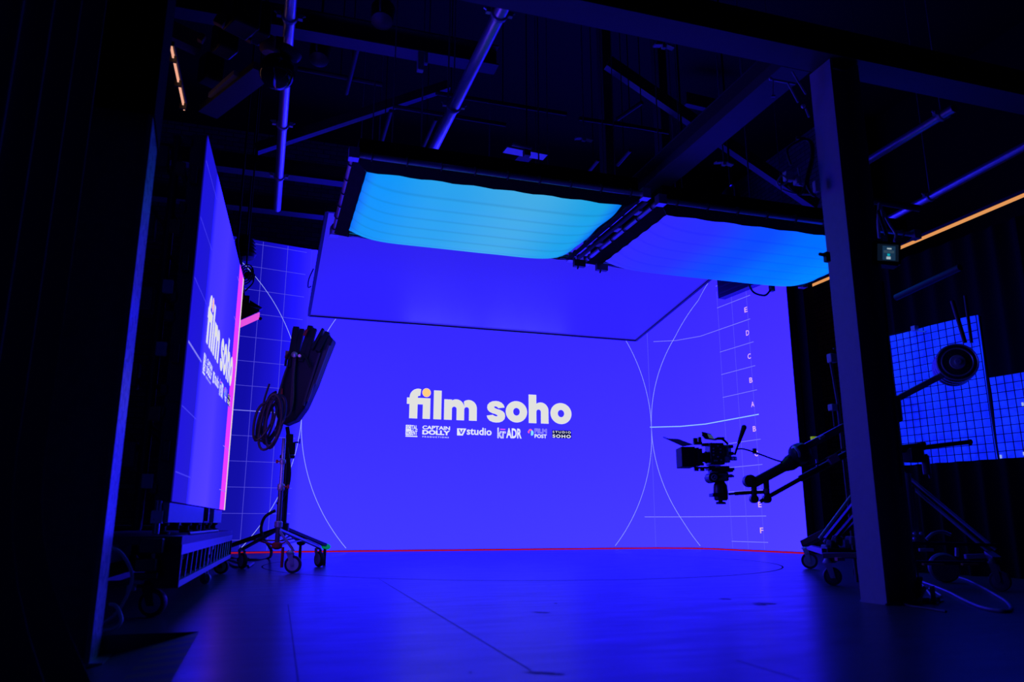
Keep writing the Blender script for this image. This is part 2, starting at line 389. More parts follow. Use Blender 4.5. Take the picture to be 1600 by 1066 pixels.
for c in (-2.5, 3.5, 9.5):
    pts = []
    for i in range(181):
        a = 2*math.pi*i/180; pts.append((c+3*math.cos(a), ZM+3*math.sin(a)))
    run = []
    def flush():
        if len(run) > 1: wline(run, .0075, 'test_circle', CIRC, .0045)
    for p in pts:
        if S[0] < p[0] < SMAX and .03 < p[1] < WH-.01: run.append(p)
        else: flush(); run = []
    flush()
for k in range(-5, 8):
    z = ZM + GU*k
    if .05 < z < WH: hline(S[0]+.02, .42 if k else .5, z, .0055 if k else .010, LINE_D if k else LINE)
for k in range(5):
    s = .5 - .385*k
    if s > S[0]: wline([(s, .03), (s, WH-.01)], .0055 if k else .005, 'grid_line', LINE_D if k else emit('line_faint', (.045, .035, 1.0), 1., False))
wline([(6.49, .03), (6.49, WH-.01)], .008, 'grid_line', LINE_D)
for q in (.515, .885, 1.252): wline([(S_P2+q, .03), (S_P2+q, ZM+6*GU)], .006, 'grid_line', emit('line_mid', (.12, .10, 1.0), 1.1, False))
for k in range(-5, 8):
    z = ZM+.02+.388*k
    if not .1 < z < WH-.2: continue
    ln = {0: 0}.get(k)
    if k == 0: hline(6.47, S_P2+1.34, z, .015, LINE_B)
    elif k == 4: hline(6.6, S_P2+1.3, z, .009, LINE)
    elif k == -4: hline(6.3, S_P2+1.34, z, .010, LINE)
    else: hline(S_P2+.5, S_P2+1.34, z, .008, LINE)
# ---- lettering
def text_mesh(txt, bold=0., space=1.):
    c = bpy.data.curves.new('txt', 'FONT'); c.body = txt; c.size = 1; c.offset = bold; c.space_character = space; c.resolution_u = 3
    o = bpy.data.objects.new('txt', c); me = bpy.data.meshes.new_from_object(o)
    vs = [v.co.copy() for v in me.vertices]; fs = [tuple(p.vertices) for p in me.polygons]
    bpy.data.objects.remove(o); bpy.data.curves.remove(c); bpy.data.meshes.remove(me); return vs, fs
def fit_text(txt, x0, x1, z0, z1, bold=.02, space=1.):
    vs, fs = text_mesh(txt, bold, space)
    ax, bx = min(v.x for v in vs), max(v.x for v in vs); ay, by = min(v.y for v in vs), max(v.y for v in vs)
    return [(x0+(v.x-ax)/(bx-ax)*(x1-x0), z0+(v.y-ay)/(by-ay)*(z1-z0)) for v in vs], fs
def arc(cx, cz, rx_, rz_, a0, a1, n=20): return [(cx+rx_*math.cos(math.radians(a0+(a1-a0)*i/n)), cz+rz_*math.sin(math.radians(a0+(a1-a0)*i/n))) for i in range(n+1)]
def rect(x0, x1, z0, z1): return [(x0, z0), (x1, z0), (x1, z1), (x0, z1)]
def ring(cx, cz, ro, rzo, ri, rzi, n=48):
    a = arc(cx, cz, ro, rzo, 0, 360, n)[:-1]; b = arc(cx, cz, ri, rzi, 0, 360, n)[:-1]
    return a+b, [(i, (i+1) % n, n+(i+1) % n, n+i) for i in range(n)]
BL = 2.066
def hump(xi0, xi1, xr, top, ro, ri, zi, xstart):
    """arch of m, n, h: inner counter xi0..xi1, right stem outer xr"""
    cx = (xi0+xi1)/2; co = xr-ro
    pts = [(xi0, zi)] + arc(cx, zi, (xi1-xi0)/2, ri, 180, 0, 14) + [(xr, zi)] + arc(co, top-ro, ro, ro, 0, 128, 20) + [(xi0, zi+ri+.02)]
    return pts
sk = [(283, 366), (268, 325), (235, 292), (190, 273), (145, 268), (90, 276), (45, 300), (16, 335), (10, 375), (18, 410), (45, 440), (90, 462), (140, 476), (165, 487), (174, 498), (165, 507), (145, 508), (120, 500), (100, 486), (5, 502), (15, 540), (50, 580), (100, 600), (150, 605), (205, 600), (250, 580), (282, 545), (292, 500), (283, 455), (255, 425), (210, 405), (160, 392), (130, 380), (117, 366), (125, 355), (145, 354), (165, 362), (185, 380)]
spoly = [(3.467+(x-5)*.318/285, 2.414-(y-268)*.362/337) for x, y in sk]
WORD = [rect(2.17, 2.303, BL, 2.42), rect(2.127, 2.36, 2.298, 2.402), rect(2.30, 2.511, 2.298, 2.404), rect(2.389, 2.512, BL, 2.404),
        arc(2.312, 2.412, .142, .142, 180, 72, 20) + [(2.342, 2.437)] + arc(2.33, 2.41, .03, .027, 75, 180, 8),
        rect(2.567, 2.697, BL, 2.54), rect(2.742, 2.873, BL, 2.402), rect(2.952, 3.081, BL, 2.28), rect(3.162, 3.296, BL, 2.28),
        hump(2.873, 2.952, 3.081, 2.409, .135, .040, 2.246, 0), hump(3.081, 3.162, 3.296, 2.408, .138, .0405, 2.246, 0), spoly,
        rect(4.202, 4.34, BL, 2.552), rect(4.42, 4.558, BL, 2.29), hump(4.34, 4.42, 4.558, 2.425, .138, .040, 2.262, 0)]
WORD_R = [ring(3.985, 2.247, .19, .181, .058, .0645), ring(4.786, 2.25, .193, .181, .058, .063)]
WHITE = emit('letter_white', (.76, .76, .74), 1.0, False); WHITE2 = emit('logo_white', (.80, .82, .98), 1.0, False)
AMBER = emit('letter_amber', (1.0, .62, .22), 1.0, False); NAVY = emit('logo_navy', (.002, .003, .05), 1.0, False); BLUEI = emit('logo_blue', (.06, .05, .9), 1.0, False)
PINKI = emit('logo_pink', (1.0, .12, .25), 1.0, False); CYANI = emit('logo_cyan', (.25, .75, 1.0), 1.0, False); LILAC = emit('logo_lilac', (.30, .26, 1.0), 1.0, False)
def put(items, name, m, parent, fn, off=.006, polys=None):
    """items: outlines or (verts, faces) in the picture's own coordinates"""
    b = MB()
    for it in items:
        if isinstance(it, tuple): b.add([fn(p[0], p[1], off) for p in it[0]], it[1])
        else:
            tr = tessellate_polygon([[V((p[0], p[1], 0)) for p in it]])
            b.add([fn(p[0], p[1], off) for p in it], [tuple(t) for t in tr])
    return b.build(name, m, parent, smooth=False)
def outline_strips(verts, faces, w):
    """outlined lettering: strips along the boundary edges of a filled text"""
    cnt = {}
    for f in faces:
        for i in range(len(f)):
            e = tuple(sorted((f[i], f[(i+1) % len(f)]))); cnt[e] = cnt.get(e, 0)+1
    out = []
    for (i, j), c in cnt.items():
        if c != 1: continue
        (x0, z0), (x1, z1) = verts[i], verts[j]; L = math.hypot(x1-x0, z1-z0)
        if L < 1e-6: continue
        nx, nz = -(z1-z0)/L*w/2, (x1-x0)/L*w/2
        out.append([(x0-nx, z0-nz), (x1-nx, z1-nz), (x1+nx, z1+nz), (x0+nx, z0+nz)])
    return out
def picture_marks(parent, fn):
    put(WORD+WORD_R, 'lettering', WHITE, parent, fn)['label'] = 'big rounded white lettering'
    put([arc(2.445, 2.495, .071, .073, 0, 360, 32)[:-1]], 'lettering_dot', AMBER, parent, fn, .007)['label'] = 'amber dot over the letter i'
    L = []
    # talent logo
    put([rect(2.122, 2.212, 1.793, 1.958), rect(2.122, 2.314, 1.768, 1.786), fit_text('TAL', 2.217, 2.312, 1.886, 1.956, .03), fit_text('ENT', 2.217, 2.312, 1.797, 1.873, .03)], 'logo', WHITE2, parent, fn)
    for q_ in (fit_text('SO', 2.137, 2.203, 1.892, 1.948, .0), fit_text('HO', 2.135, 2.203, 1.802, 1.86, .0)): put([q_], 'logo_text', BLUEI, parent, fn, .008)
    put([fit_text('CAPTAIN', 2.392, 2.848, 1.897, 1.958, .035), fit_text('DOLLY', 2.392, 2.849, 1.812, 1.888, .05), fit_text('PRODUCTIONS', 2.396, 2.829, 1.766, 1.788, .02, 1.5)], 'logo', WHITE2, parent, fn)
    put([[(2.965, 1.932), (2.966, 1.817), (3.063, 1.817), (3.121, 1.933)], fit_text('studio', 3.128, 3.553, 1.833, 1.956, .022)], 'logo', WHITE2, parent, fn)
    put([[(2.992, 1.915), (3.025, 1.842), (3.046, 1.842), (3.08, 1.915), (3.058, 1.915), (3.036, 1.866), (3.014, 1.915)]], 'logo_text', BLUEI, parent, fn, .008)
    k = fit_text('kr', 3.657, 3.797, 1.797, 1.965, .0)
    put(outline_strips(*k, .010) + [fit_text('ADR', 3.805, 4.075, 1.80, 1.966, .035)], 'logo', WHITE2, parent, fn)
    put([rect(3.70, 3.79, 1.935, 1.95)], 'logo_dash', PINKI, parent, fn, .008)
    put(outline_strips(*fit_text('FILM', 4.306, 4.522, 1.902, 1.975, .02), .010), 'logo_outline', LILAC, parent, fn)
    put([fit_text('POST', 4.304, 4.522, 1.818, 1.884, .035)], 'logo', WHITE2, parent, fn)
    put([arc(4.232, 1.94, .032, .026, -10, 190, 14), arc(4.205, 1.915, .02, .022, 60, 300, 10)], 'logo_petal', PINKI, parent, fn)
    put([arc(4.257, 1.90, .03, .045, -130, 120, 16)], 'logo_petal', CYANI, parent, fn, .0065)
    put([rect(4.617, 4.972, 1.826, 1.965)], 'logo_panel', NAVY, parent, fn, .006)
    put([fit_text('STUDIO', 4.63, 4.96, 1.912, 1.95, .015, 1.4), fit_text('SOHO', 4.627, 4.96, 1.833, 1.89, .035, 1.25)], 'logo', WHITE2, parent, fn, .008)
picture_marks(screen, wall_pt)
for k, ch in enumerate('EDCBABCDEF'):
    z = ZM+.02+.388*(4.45-k); s = S_P2+1.22
    if z < .1: break
    put([fit_text(ch, s-.036, s+.036, z-.042, z+.042, .01)], 'scale_letter', emit('scale_amber', (.9, .48, .24), 1., False), screen, wall_pt, .007)

# ================================================================== CEILING LED PANEL
cp = thing('ceiling_led_panel', (2.9, 9, 4.0), 'wide tilted overhead LED panel hung in front of the curved screen', 'screen')
sl = -.15/.989
def cpt(x, y, off=0): return V((x, y, 3.16 + (y-10.5)*sl - off))
YN = 7.75
xa, xb = .44, 5.32
CEIL = bpy.data.materials.new('overhead_led'); t, o = nt(CEIL)
b = t.nodes.new('ShaderNodeBsdfPrincipled'); b.inputs['Base Color'].default_value = (.02, .02, .022, 1); b.inputs['Roughness'].default_value = .33
b.inputs['Emission Color'].default_value = (.022, .012, .62, 1); b.inputs['Emission Strength'].default_value = 1.0; b.inputs['Specular IOR Level'].default_value = .6
t.links.new(b.outputs[0], o.inputs[0])
MB().add([cpt(xa, 10.5), cpt(xb, 10.5), cpt(xb, YN), cpt(xa, YN)], [(0, 1, 2, 3)]).build('screen_surface', CEIL, cp, smooth=False, fix=False)
hb = MB(); T = V((0, .15, .989))
for p, q in ((cpt(xa, 10.5), cpt(xb, 10.5)), (cpt(xb, 10.5), cpt(xb, YN)), (cpt(xb, YN), cpt(xa, YN)), (cpt(xa, YN), cpt(xa, 10.5))): hb.beam(p+UZ*.025, q+UZ*.025, .035, .08)
hb.build('panel_edge', black_plastic, cp, smooth=False)['label'] = 'black rim of the overhead panel'
MB().add([cpt(xa, 10.5, -.05), cpt(xb, 10.5, -.05), cpt(xb, YN, -.05), cpt(xa, YN, -.05)], [(0, 1, 2, 3)]).build('panel_back', black_plastic, cp, smooth=False)
wr = MB()
for x in (1.0, 2.9, 4.8):
    for y in (8.2, 10.3): wr.tube(cpt(x, y, -.05), (x, y, ZC), .008, 8)
wr.build('suspension_wire', galvanised, cp)
MB().path(smoothpath([cpt(.40, 9.1, .0), cpt(.36, 9.2, .08), cpt(.36, 9.35, .12), cpt(.40, 9.5, .04)]), .008).build('cable_loop', black_rubber, cp)

# ================================================================== CEILING LIGHT BOXES
def lightbox_material(name, stops, bands, strength=1.):
    m = bpy.data.materials.new(name); t, o = nt(m)
    uv = t.nodes.new('ShaderNodeUVMap'); uv.uv_map = 'uv'; sx = t.nodes.new('ShaderNodeSeparateXYZ'); t.links.new(uv.outputs[0], sx.inputs[0])
    r = ramp_node(t, stops, sx.outputs['X']); r.color_ramp.interpolation = 'EASE'
    mu = t.nodes.new('ShaderNodeMath'); mu.operation = 'MULTIPLY'; mu.inputs[1].default_value = bands; t.links.new(sx.outputs['Y'], mu.inputs[0])
    fr = t.nodes.new('ShaderNodeMath'); fr.operation = 'FRACT'; t.links.new(mu.outputs[0], fr.inputs[0])
    lo = ramp_node(t, [(0, (.82, .82, .82)), (.12, (1.02, 1.02, 1.02)), (.85, (.98, .98, .98)), (1, (.82, .82, .82))], fr.outputs[0])
    mx = t.nodes.new('ShaderNodeMix'); mx.data_type = 'RGBA'; mx.blend_type = 'MULTIPLY'; mx.inputs['Factor'].default_value = 1
    t.links.new(r.outputs[0], mx.inputs['A']); t.links.new(lo.outputs[0], mx.inputs['B'])
    b = t.nodes.new('ShaderNodeBsdfPrincipled'); b.inputs['Base Color'].default_value = (.10, .10, .10, 1); b.inputs['Roughness'].default_value = .8
    t.links.new(mx.outputs['Result'], b.inputs['Emission Color']); b.inputs['Emission Strength'].default_value = strength
    t.links.new(b.outputs[0], o.inputs[0]); return m
CYAN = lightbox_material('cyan_diffuser', [(0, (.002, .16, .90)), (.05, (.001, .30, .86)), (.3, (.022, .36, .80)), (.62, (.055, .41, .76)), (.9, (.010, .36, .76)), (1, (.001, .17, .85))], 7)
BLUE = lightbox_material('blue_diffuser', [(0, (.019, .014, .66)), (.18, (.014, .018, .9)), (.42, (.0025, .044, 1.0)), (.65, (.0, .10, 1.0)), (.9, (.0, .15, 1.0)), (1, (.0, .10, 1.0))], 7, 1.6)
def light_box(x0, x1, y0, y1, z, m, label):
    cx, cy = (x0+x1)/2, (y0+y1)/2
    t = thing('ceiling_light_box', (cx, cy, z), label, 'light', 'soft light boxes under the roof')
    def fab(u, v):
        ed = 1-(2*u-1)**8; ev = 1-(2*v-1)**6
        inx = .008*math.sin(v*17+x0)*(2*u-1)**7; iny = .006*math.sin(u*21+x0+math.sin(u*9))*(2*v-1)**7
        return V((x0+(x1-x0)*u - inx, y0+(y1-y0)*v - iny, z - .088*ed*ev*(.55+.45*v) - .010*abs(math.sin(v*7*math.pi))*ed + .05*(1-ed) + .04*(1-ev)))
    MB().grid(fab, 48, 84).build('diffuser', m, t, fix=False)
    f = .10; zz = z+.085
    fr = MB()
    cs = [V((x0-f, y0-f, zz)), V((x1+f, y0-f, zz)), V((x1+f, y1+f, zz)), V((x0-f, y1+f, zz))]
    for i in range(4): fr.tube(cs[i], cs[(i+1) % 4], .024, 12)
    for i in range(4): fr.box(cs[i], (.075, .075, .085))
    fr.build('frame', galvanised, t)
    sk = MB()
    ins = [V((x0+.012, y0+.012, zz-.03)), V((x1-.012, y0+.012, zz-.03)), V((x1-.012, y1-.012, zz-.03)), V((x0+.012, y1-.012, zz-.03))]
    for i in range(4):
        j = (i+1) % 4; n = 26
        a = [cs[i].lerp(cs[j], k/n)-UZ*.024 for k in range(n+1)]
        bpts = [ins[i].lerp(ins[j], k/n) - UZ*(.045+.005*math.sin(k*1.7)) for k in range(n+1)]
        sk.add(a+bpts, [(k, k+1, n+2+k, n+1+k) for k in range(n)])
    sk.build('skirt', black_cloth, t)['label'] = 'black cloth edging laced to the frame'
    MB().bb((x0-.06, y0-.06, zz+.03), (x1+.06, y1+.06, zz+.16)).build('housing', black_cloth, t, smooth=False)
    for i in range(4):
        j = (i+1) % 4; n = 9 if i % 2 == 0 else 6
        for k in range(n):
            p = cs[i].lerp(cs[j], (k+.5)/n); MB().torus(p, cs[j]-cs[i], .031, .006, 12, 6).build('lacing_ring', black_rubber, t)
    for sx_ in (x0+.2, x1-.2):
        for sy in (y0+.05, y1-.05): MB().tube((sx_, sy, zz+.16), (sx_, sy, 4.38 if sy > 5.9 and sy < 6.1 else ZC), .005, 6).build('suspension_wire', galvanised, t)
    return t, cs
lb1, cs1 = light_box(.575, 2.765, 5.49, 6.94, 3.0, CYAN, 'hanging light box glowing cyan, nearest the mobile screen')
lb2, cs2 = light_box(3.15, 5.64, 5.56, 7.0, 3.0, BLUE, 'hanging light box glowing violet to azure, beside the steel column')
# fittings on the frames
for (x, y, D) in [(940, 418, 6.93), (905, 412, 6.9)]:
    p = at_y(x, y, D); MB().box(p, (.12, .05, .07)).tube(p, p-V((.02, 0, .06)), .008, 8).build('clamp', black_metal, lb1)
MB().tube(cs1[2]+V((.10, -1.5, .02)), cs1[2]+V((.10, .05, .02)), .022, 12).build('centre_pipe', dark_steel, lb1)
for k in range(3):
    p = V((2.985, 5.75+.42*k, 3.09)); MB().box(p, (.04, .10, .035)).build('coupler', aluminium, lb1, bevel=.004)
pp = at_y(1185, 454, 7.12)
MB().path(smoothpath([pp+V((-.12, 0, .06)), pp+V((-.06, 0, -.03)), pp+V((.08, 0, -.05)), pp+V((.16, 0, .02))]), .012).box(pp+V((.18, 0, .04)), (.05, .05, .07)).build('power_plug', black_plastic, lb2)

# ================================================================== PIPES, RODS AND CLAMPS
def hook(mbb, p, d, r):
    """scaffold clamp round a pipe at p along d"""
    d = V(d).normalized(); a = d.cross(UZ).normalized(); mbb.lathe([(r+.006, -.018), (r+.012, -.012), (r+.012, .012), (r+.006, .018)], p, d, 16)
    for s_ in (-1, 1): mbb.box(p+a*s_*(r+.03)+UZ*.012, (.03, .03, .035)).tube(p+a*s_*(r+.03)+UZ*.012, p+a*s_*(r+.06)+UZ*.03, .008, 8)
def hanging_pipe(p, q, r, clamps, label, group=None, m=galvanised, rods=True):
    p, q = V(p), V(q); t = thing('hanging_pipe', p, label, 'pipe', group)
    d = (q-p).normalized()
    MB().tube(p, q, r, 20).build('tube', m, t)
    for k in clamps:
        c = p.lerp(q, k); cm = MB(); hook(cm, c, d, r); cm.build('clamp', aluminium, t)
        if rods: MB().tube(c+UZ*(r+.012), (c.x, c.y, ZC), .006, 8).build('drop_rod', galvanised, t)
    return t
PZ = 3.75
hanging_pipe(at_z(806, -30, PZ), at_z(672, 242, PZ), .047, (.14, .64), 'long bright metal pipe descending towards the cyan light box')
hanging_pipe(at_z(456.5, -30, PZ), at_z(433, 326, PZ), .040, (.10, .5, .78), 'bright metal pipe hanging beside the mobile screen, with a round lamp on it')
hanging_pipe(at_z(1491, 169, PZ), at_z(1345, 258, PZ), .036, (.12,), 'bright metal pipe just behind the steel column')
hanging_pipe(at_z(1640, 208, PZ), at_z(1360, 358, PZ), .040, (.6,), 'long dim metal pipe above the orange light strip')
hanging_pipe(at_x(1400, 465, 5.6), at_x(1500, 418, 5.6), .03, (), 'dark pipe above the tall quilted light', m=dark_steel, rods=True)
TPZ = [0]
def thin_pipe(a, b, z, r, label):
    TPZ[0] += 1; z = z + .06*(TPZ[0] % 3)
    p, q = at_z(*a, z), at_z(*b, z); t = thing('hanging_pipe', p, label, 'pipe', 'thin roof pipes')
    MB().tube(p, q, r, 12).build('tube', painted_steel, t)
    MB().tube(p.lerp(q, .5)+UZ*r, V((*p.lerp(q, .5).xy, ZC)), .006, 6).build('drop_rod', dark_steel, t)
lab = 'thin dim pipe of the roof grid over the light boxes'
for a, b2 in [((611, 173), (592, 238)), ((681, 186), (654, 246)), ((614, 166), (790, 195)), ((681, 145), (885, 178)), ((465, 107), (597, 132)), ((560, 70), (541, 146)), ((1003, 160), (965, 186)), ((985, 235), (965, 258)), ((935, 250), (920, 268)), ((905, 185), (985, 197)), ((960, 192), (1045, 207))]:
    thin_pipe(a, b2, 4.6, .022, lab)
# flat T-shaped rail hanger near the middle, and a short steel channel
t = thing('hanging_rail', at_z(820, 240, 3.9), 'pale flat crossbar hanging over the cyan light box', 'rail')
MB().beam(at_z(789, 233, 3.9), at_z(852, 245, 3.9), .12, .02).beam(at_z(799, 227, 3.95), at_z(829, 233, 3.95), .10, .02).build('crossbar', aluminium, t)
MB().beam(at_z(822, 243, 3.92), at_z(780, 285, 3.92), .14, .03).build('arm', painted_steel, t)
MB().box(at_z(823, 240, 3.86), (.06, .06, .06)).build('bracket', dark_steel, t)
MB().tube(at_z(823, 240, 3.9), V((*at_z(823, 240, 3.9).xy, ZC)), .006, 6).build('drop_rod', dark_steel, t)
def drop_clamp(x, y, z, ytop, label):
    p = at_z(x, y, z); t = thing('hanging_clamp', p, label, 'clamp', 'wing clamps on drop wires')
    MB().tube(p, V((p.x, p.y, ZC)), .006, 8).build('wire', galvanised, t)
    w = MB()
    for s_ in (-1, 1): w.box(p+RT*s_*.045+UZ*(.004-s_*.008), (.06, .045, .012), Matrix.Rotation(s_*.2, 3, 'Y'))
    w.box(p, (.03, .03, .03)); w.build('wing_plate', aluminium, t)
drop_clamp(912, 218, 3.6, 0, 'wing clamp hanging on a thin wire between the beam and the cyan light box')
drop_clamp(1037, 73, 3.85, 0, 'small wing clamp hanging just under the tie beam')
drop_clamp(1131, 256, 3.3, 0, 'wing clamp hanging beneath the steel beam over the blue light box')
for (x, y0, z) in [(657, 255, 3.6), (700, 165, 3.82), (842, 290, 3.4), (1030, 250, 3.7), (1175, 345, 3.15), (1160, 130, 3.9)]:
    p = at_z(x, y0, z); tag(MB().tube(p, (p.x, p.y, ZC), .007, 8).build('hanging_wire', galvanised, org=p), 'thin vertical suspension wire dropping from the roof', 'wire', 'suspension wires')
p = at_z(657, 97, 3.9); tag(MB().box(p, (.05, .05, .16)).box(p+RT*.04+UZ*.03, (.03, .04, .1)).build('hanging_fitting', aluminium, org=p, bevel=.006), 'small bright metal block on a wire near the long pipe', 'fitting')
for (x, y, z, sx_, sy, sz, lb_) in [(598, 21, 4.6, .16, .2, .14, 'dim lamp head high above the cyan light box'), (500, 82, 4.75, .14, .2, .18, 'dim hanging lamp beside the pipe with the round lamp'), (1066, 226, 4.6, .2, .2, .14, 'small motor hanging above the gap of the light boxes'), (1143, 310, 3.9, .2, .2, .1, 'small lamp head above the blue light box')]:
    p = at_z(x, y, z); t = thing('hanging_lamp', p, lb_, 'lamp')
    MB().lathe([(.04, -.12), (.09, -.1), (.10, .06), (.06, .12), (.02, .14)], p, UZ+FH*.3, 20).build('housing', dark_grey, t)
    MB().torus(p+UZ*.02, RT, .13, .009, 20, 6).build('yoke', galvanised, t)
    MB().tube(p+UZ*.15, (p.x, p.y, ZC), .012, 8).build('stem', dark_steel, t)
# round lamp on the pipe beside the mobile screen
p = at_z(438, 108, PZ); p = at_d(436, 108, (p-C0).dot(FH)-.40)
t = thing('hanging_lamp', p, 'round black lamp wrapped round the pipe beside the mobile screen', 'lamp')
MB().ball(p-UZ*.02-RT*.01, .125, 16).build('housing', glass_dark, t)
MB().lathe([(.075, 0), (.085, .02), (.085, .05), (.07, .06)], p+RT*.06+FH*-.03+UZ*.08, (.4, -.2, .9), 20).build('collar', dark_grey, t)
MB().box(p+RT*.0-FH*.03+UZ*.17, (.05, .05, .10)).build('bracket', black_metal, t)
# ceiling speaker-like louvred box beside the curved screen
def wbox(s0, s1, z0, z1, d): return [wall_pt(s0, z0, .03), wall_pt(s1, z0, .03), wall_pt(s1, z1, .03), wall_pt(s0, z1, .03)]
p = wall_pt(S_P2+1.2, 4.1, .1)
t = thing('hanging_speaker', p, 'black louvred box hung against the top of the curved screen', 'speaker')
n_ = V((sdir.y, -sdir.x, 0))
MB().poly(wbox(S_P2+.75, S_P2+1.69, 4.1, 4.72, 0), .14, n_).build('cabinet', black_plastic, t, smooth=False)
lv = MB()
for k in range(5):
    zz = 4.17+.11*k; lv.beam(wall_pt(S_P2+.8, zz, .178), wall_pt(S_P2+1.64, zz, .178), .016, .03)
lv.build('louvre', dark_grey, t, smooth=False)
MB().tube(wall_pt(S_P2+1.2, 4.72, .1), V((*wall_pt(S_P2+1.2, 4.72, .1).xy, ZC)), .01, 8).build('suspension_wire', dark_steel, t)
# tangled cables and rods at the column head
t = thing('hanging_cable_bundle', at_d(1235, 280, 4.5), 'tangle of shiny cables hanging beside the head of the steel column', 'cables')
for pts, r in [([(1236, 258), (1230, 235), (1246, 222), (1262, 218), (1268, 240), (1262, 270), (1256, 295), (1250, 304), (1240, 298), (1232, 290)], .008), ([(1214, 285), (1222, 274), (1230, 283), (1218, 290), (1214, 285)], .006), ([(1244, 215), (1268, 222), (1270, 250), (1262, 285), (1268, 302), (1274, 306)], .010), ([(1222, 296), (1240, 302), (1262, 304), (1276, 303)], .006), ([(1247, 262), (1252, 280), (1258, 290), (1248, 288)], .007)]:
    MB().path(smoothpath([at_d(x, y, 4.5) for x, y in pts]), r, 8).build('cable', grey_plastic if r < .0075 else black_rubber, t)
for (x, y, D, d3) in ((1247, 283, 4.52, (.05, .04, .05)), (1232, 276, 4.52, (.06, .04, .06)), (1275, 292, 4.42, (.03, .03, .07))): MB().box(at_d(x, y, D), d3).build('connector', grey_plastic, t, bevel=.004)
t = thing('hanging_bracket', at_d(1205, 125, 4.4), 'thin metal bracket with a short drop rod under the beam end', 'bracket')
MB().tube(at_d(1205, 124, 4.4), at_d(1243, 131, 4.4), .008, 8).tube(at_d(1230, 128, 4.4), at_d(1247, 160, 4.4), .006, 8).tube(at_d(1238, 112, 4.4), at_d(1259, 147, 4.4), .006, 8).tube(at_d(1259, 170, 4.45), at_d(1264, 183, 4.45), .006, 8).build('arm', aluminium, t)
MB().tube(at_d(1208, 126, 4.4), at_d(1208, 149, 4.4), .005, 8).tube(at_d(1205, 150, 4.4), at_d(1211, 150, 4.4), .008, 8).build('drop_rod', galvanised, t)
MB().ball(at_d(1204, 123, 4.4), .012).ball(at_d(1255, 166, 4.42), .014).build('knob', aluminium, t)
# cross bar clamped behind the column carrying cables
t = thing('hanging_cross_pipe', at_d(1380, 322, 4.6), 'short dark bar with dangling blue cables above the small monitor', 'bar')
MB().tube(at_d(1300, 303, 4.62), at_d(1437, 326, 4.62), .022, 12).build('tube', dark_steel, t)
for pts in [[(1377, 322), (1381, 345), (1387, 372)], [(1380, 330), (1390, 350), (1400, 366), (1397, 378)], [(1362, 320), (1360, 332), (1354, 342)], [(1374, 318), (1372, 345), (1374, 372)]]:
    MB().path(smoothpath([at_d(x, y, 4.55) for x, y in pts]), .009, 8).build('cable', grey_plastic, t)

# ================================================================== ORANGE LIGHT STRIPS
ORANGE = emit('orange_light', (.85, .34, .11), .9); PALE = emit('peach_light', (1.0, .45, .30), .9)
def strip(p, q, w, m, label):
    p, q = V(p), V(q); t = thing('ceiling_light_strip', p, label, 'light strip', None)
    MB().beam(p, q, w, .03).build('diffuser', m, t, smooth=False)
    MB().beam(p+UZ*.035, q+UZ*.035, w+.02, .035).build('channel', dark_steel, t, smooth=False)
    return t
strip(at_x(1660, 279.4, 7.93), at_x(1262, 449, 7.93), .034, ORANGE, 'long thin orange light strip hanging beyond the steel column')
a, b2 = at_z(268, 75, 3.6), at_z(288, 170, 3.6)
t = strip(a, b2, .011, PALE, 'short peach coloured light strip above the mobile screen')
MB().beam(a.lerp(b2, .5)-UZ*.02, a.lerp(b2, .52)-UZ*.02, .05, .05).beam(a.lerp(b2, .12)-UZ*.02, a.lerp(b2, .135)-UZ*.02, .05, .05).beam(a.lerp(b2, .9)-UZ*.02, a.lerp(b2, .915)-UZ*.02, .05, .05).build('strap', black_plastic, t)
# dark rig over the mobile screen with the peach light's glints painted on in orange
t = thing('hanging_lighting_rig', at_z(360, 60, 3.9), 'dark cluster of lamps and brackets hanging above the mobile screen', 'lighting rig')
MB().beam(at_z(150, -5, 4.1), at_z(310, 70, 4.1), .1, .14).build('truss_bar', orange_ply_glint, t)
MB().beam(at_z(325, 175, 3.7), at_z(412, 108, 3.7), .16, .06).build('boom', painted_steel, t)
MB().beam(at_z(330, 150, 3.72), at_z(370, 115, 3.72), .05, .04).build('boom_bracket', aluminium, t)
for (x, y, s_) in [(398, 34, .18), (352, 62, .16), (378, 20, .2), (330, 110, .16)]:
    p = at_z(x, y, 3.95); MB().box(p, (s_, s_, s_*1.4), Matrix.Rotation(.5, 3, 'Z')).build('lamp_housing', black_metal, t, bevel=.02)
MB().lathe([(.05, 0), (.06, .02), (.06, .1), (.045, .12)], at_z(418, 58, 3.9), (.1, .1, -1), 16).build('lens_tube', orange_ply_glint, t)
for (x, y, w_) in [(391, 58, .05), (346, 30, .07), (315, 60, .04)]: MB().box(at_z(x, y, 3.85), (w_, .05, w_*1.5), Matrix.Rotation(.4, 3, 'Y')).build('yoke_bracket', orange_ply_glint, t, bevel=.006)
for i, (x, y) in enumerate([(398, 34), (352, 62), (378, 20)]):
    p = at_z(x, y, 3.95); MB().tube(p, (p.x, p.y, ZC), .012, 8).build('drop_rod', dark_steel, t)

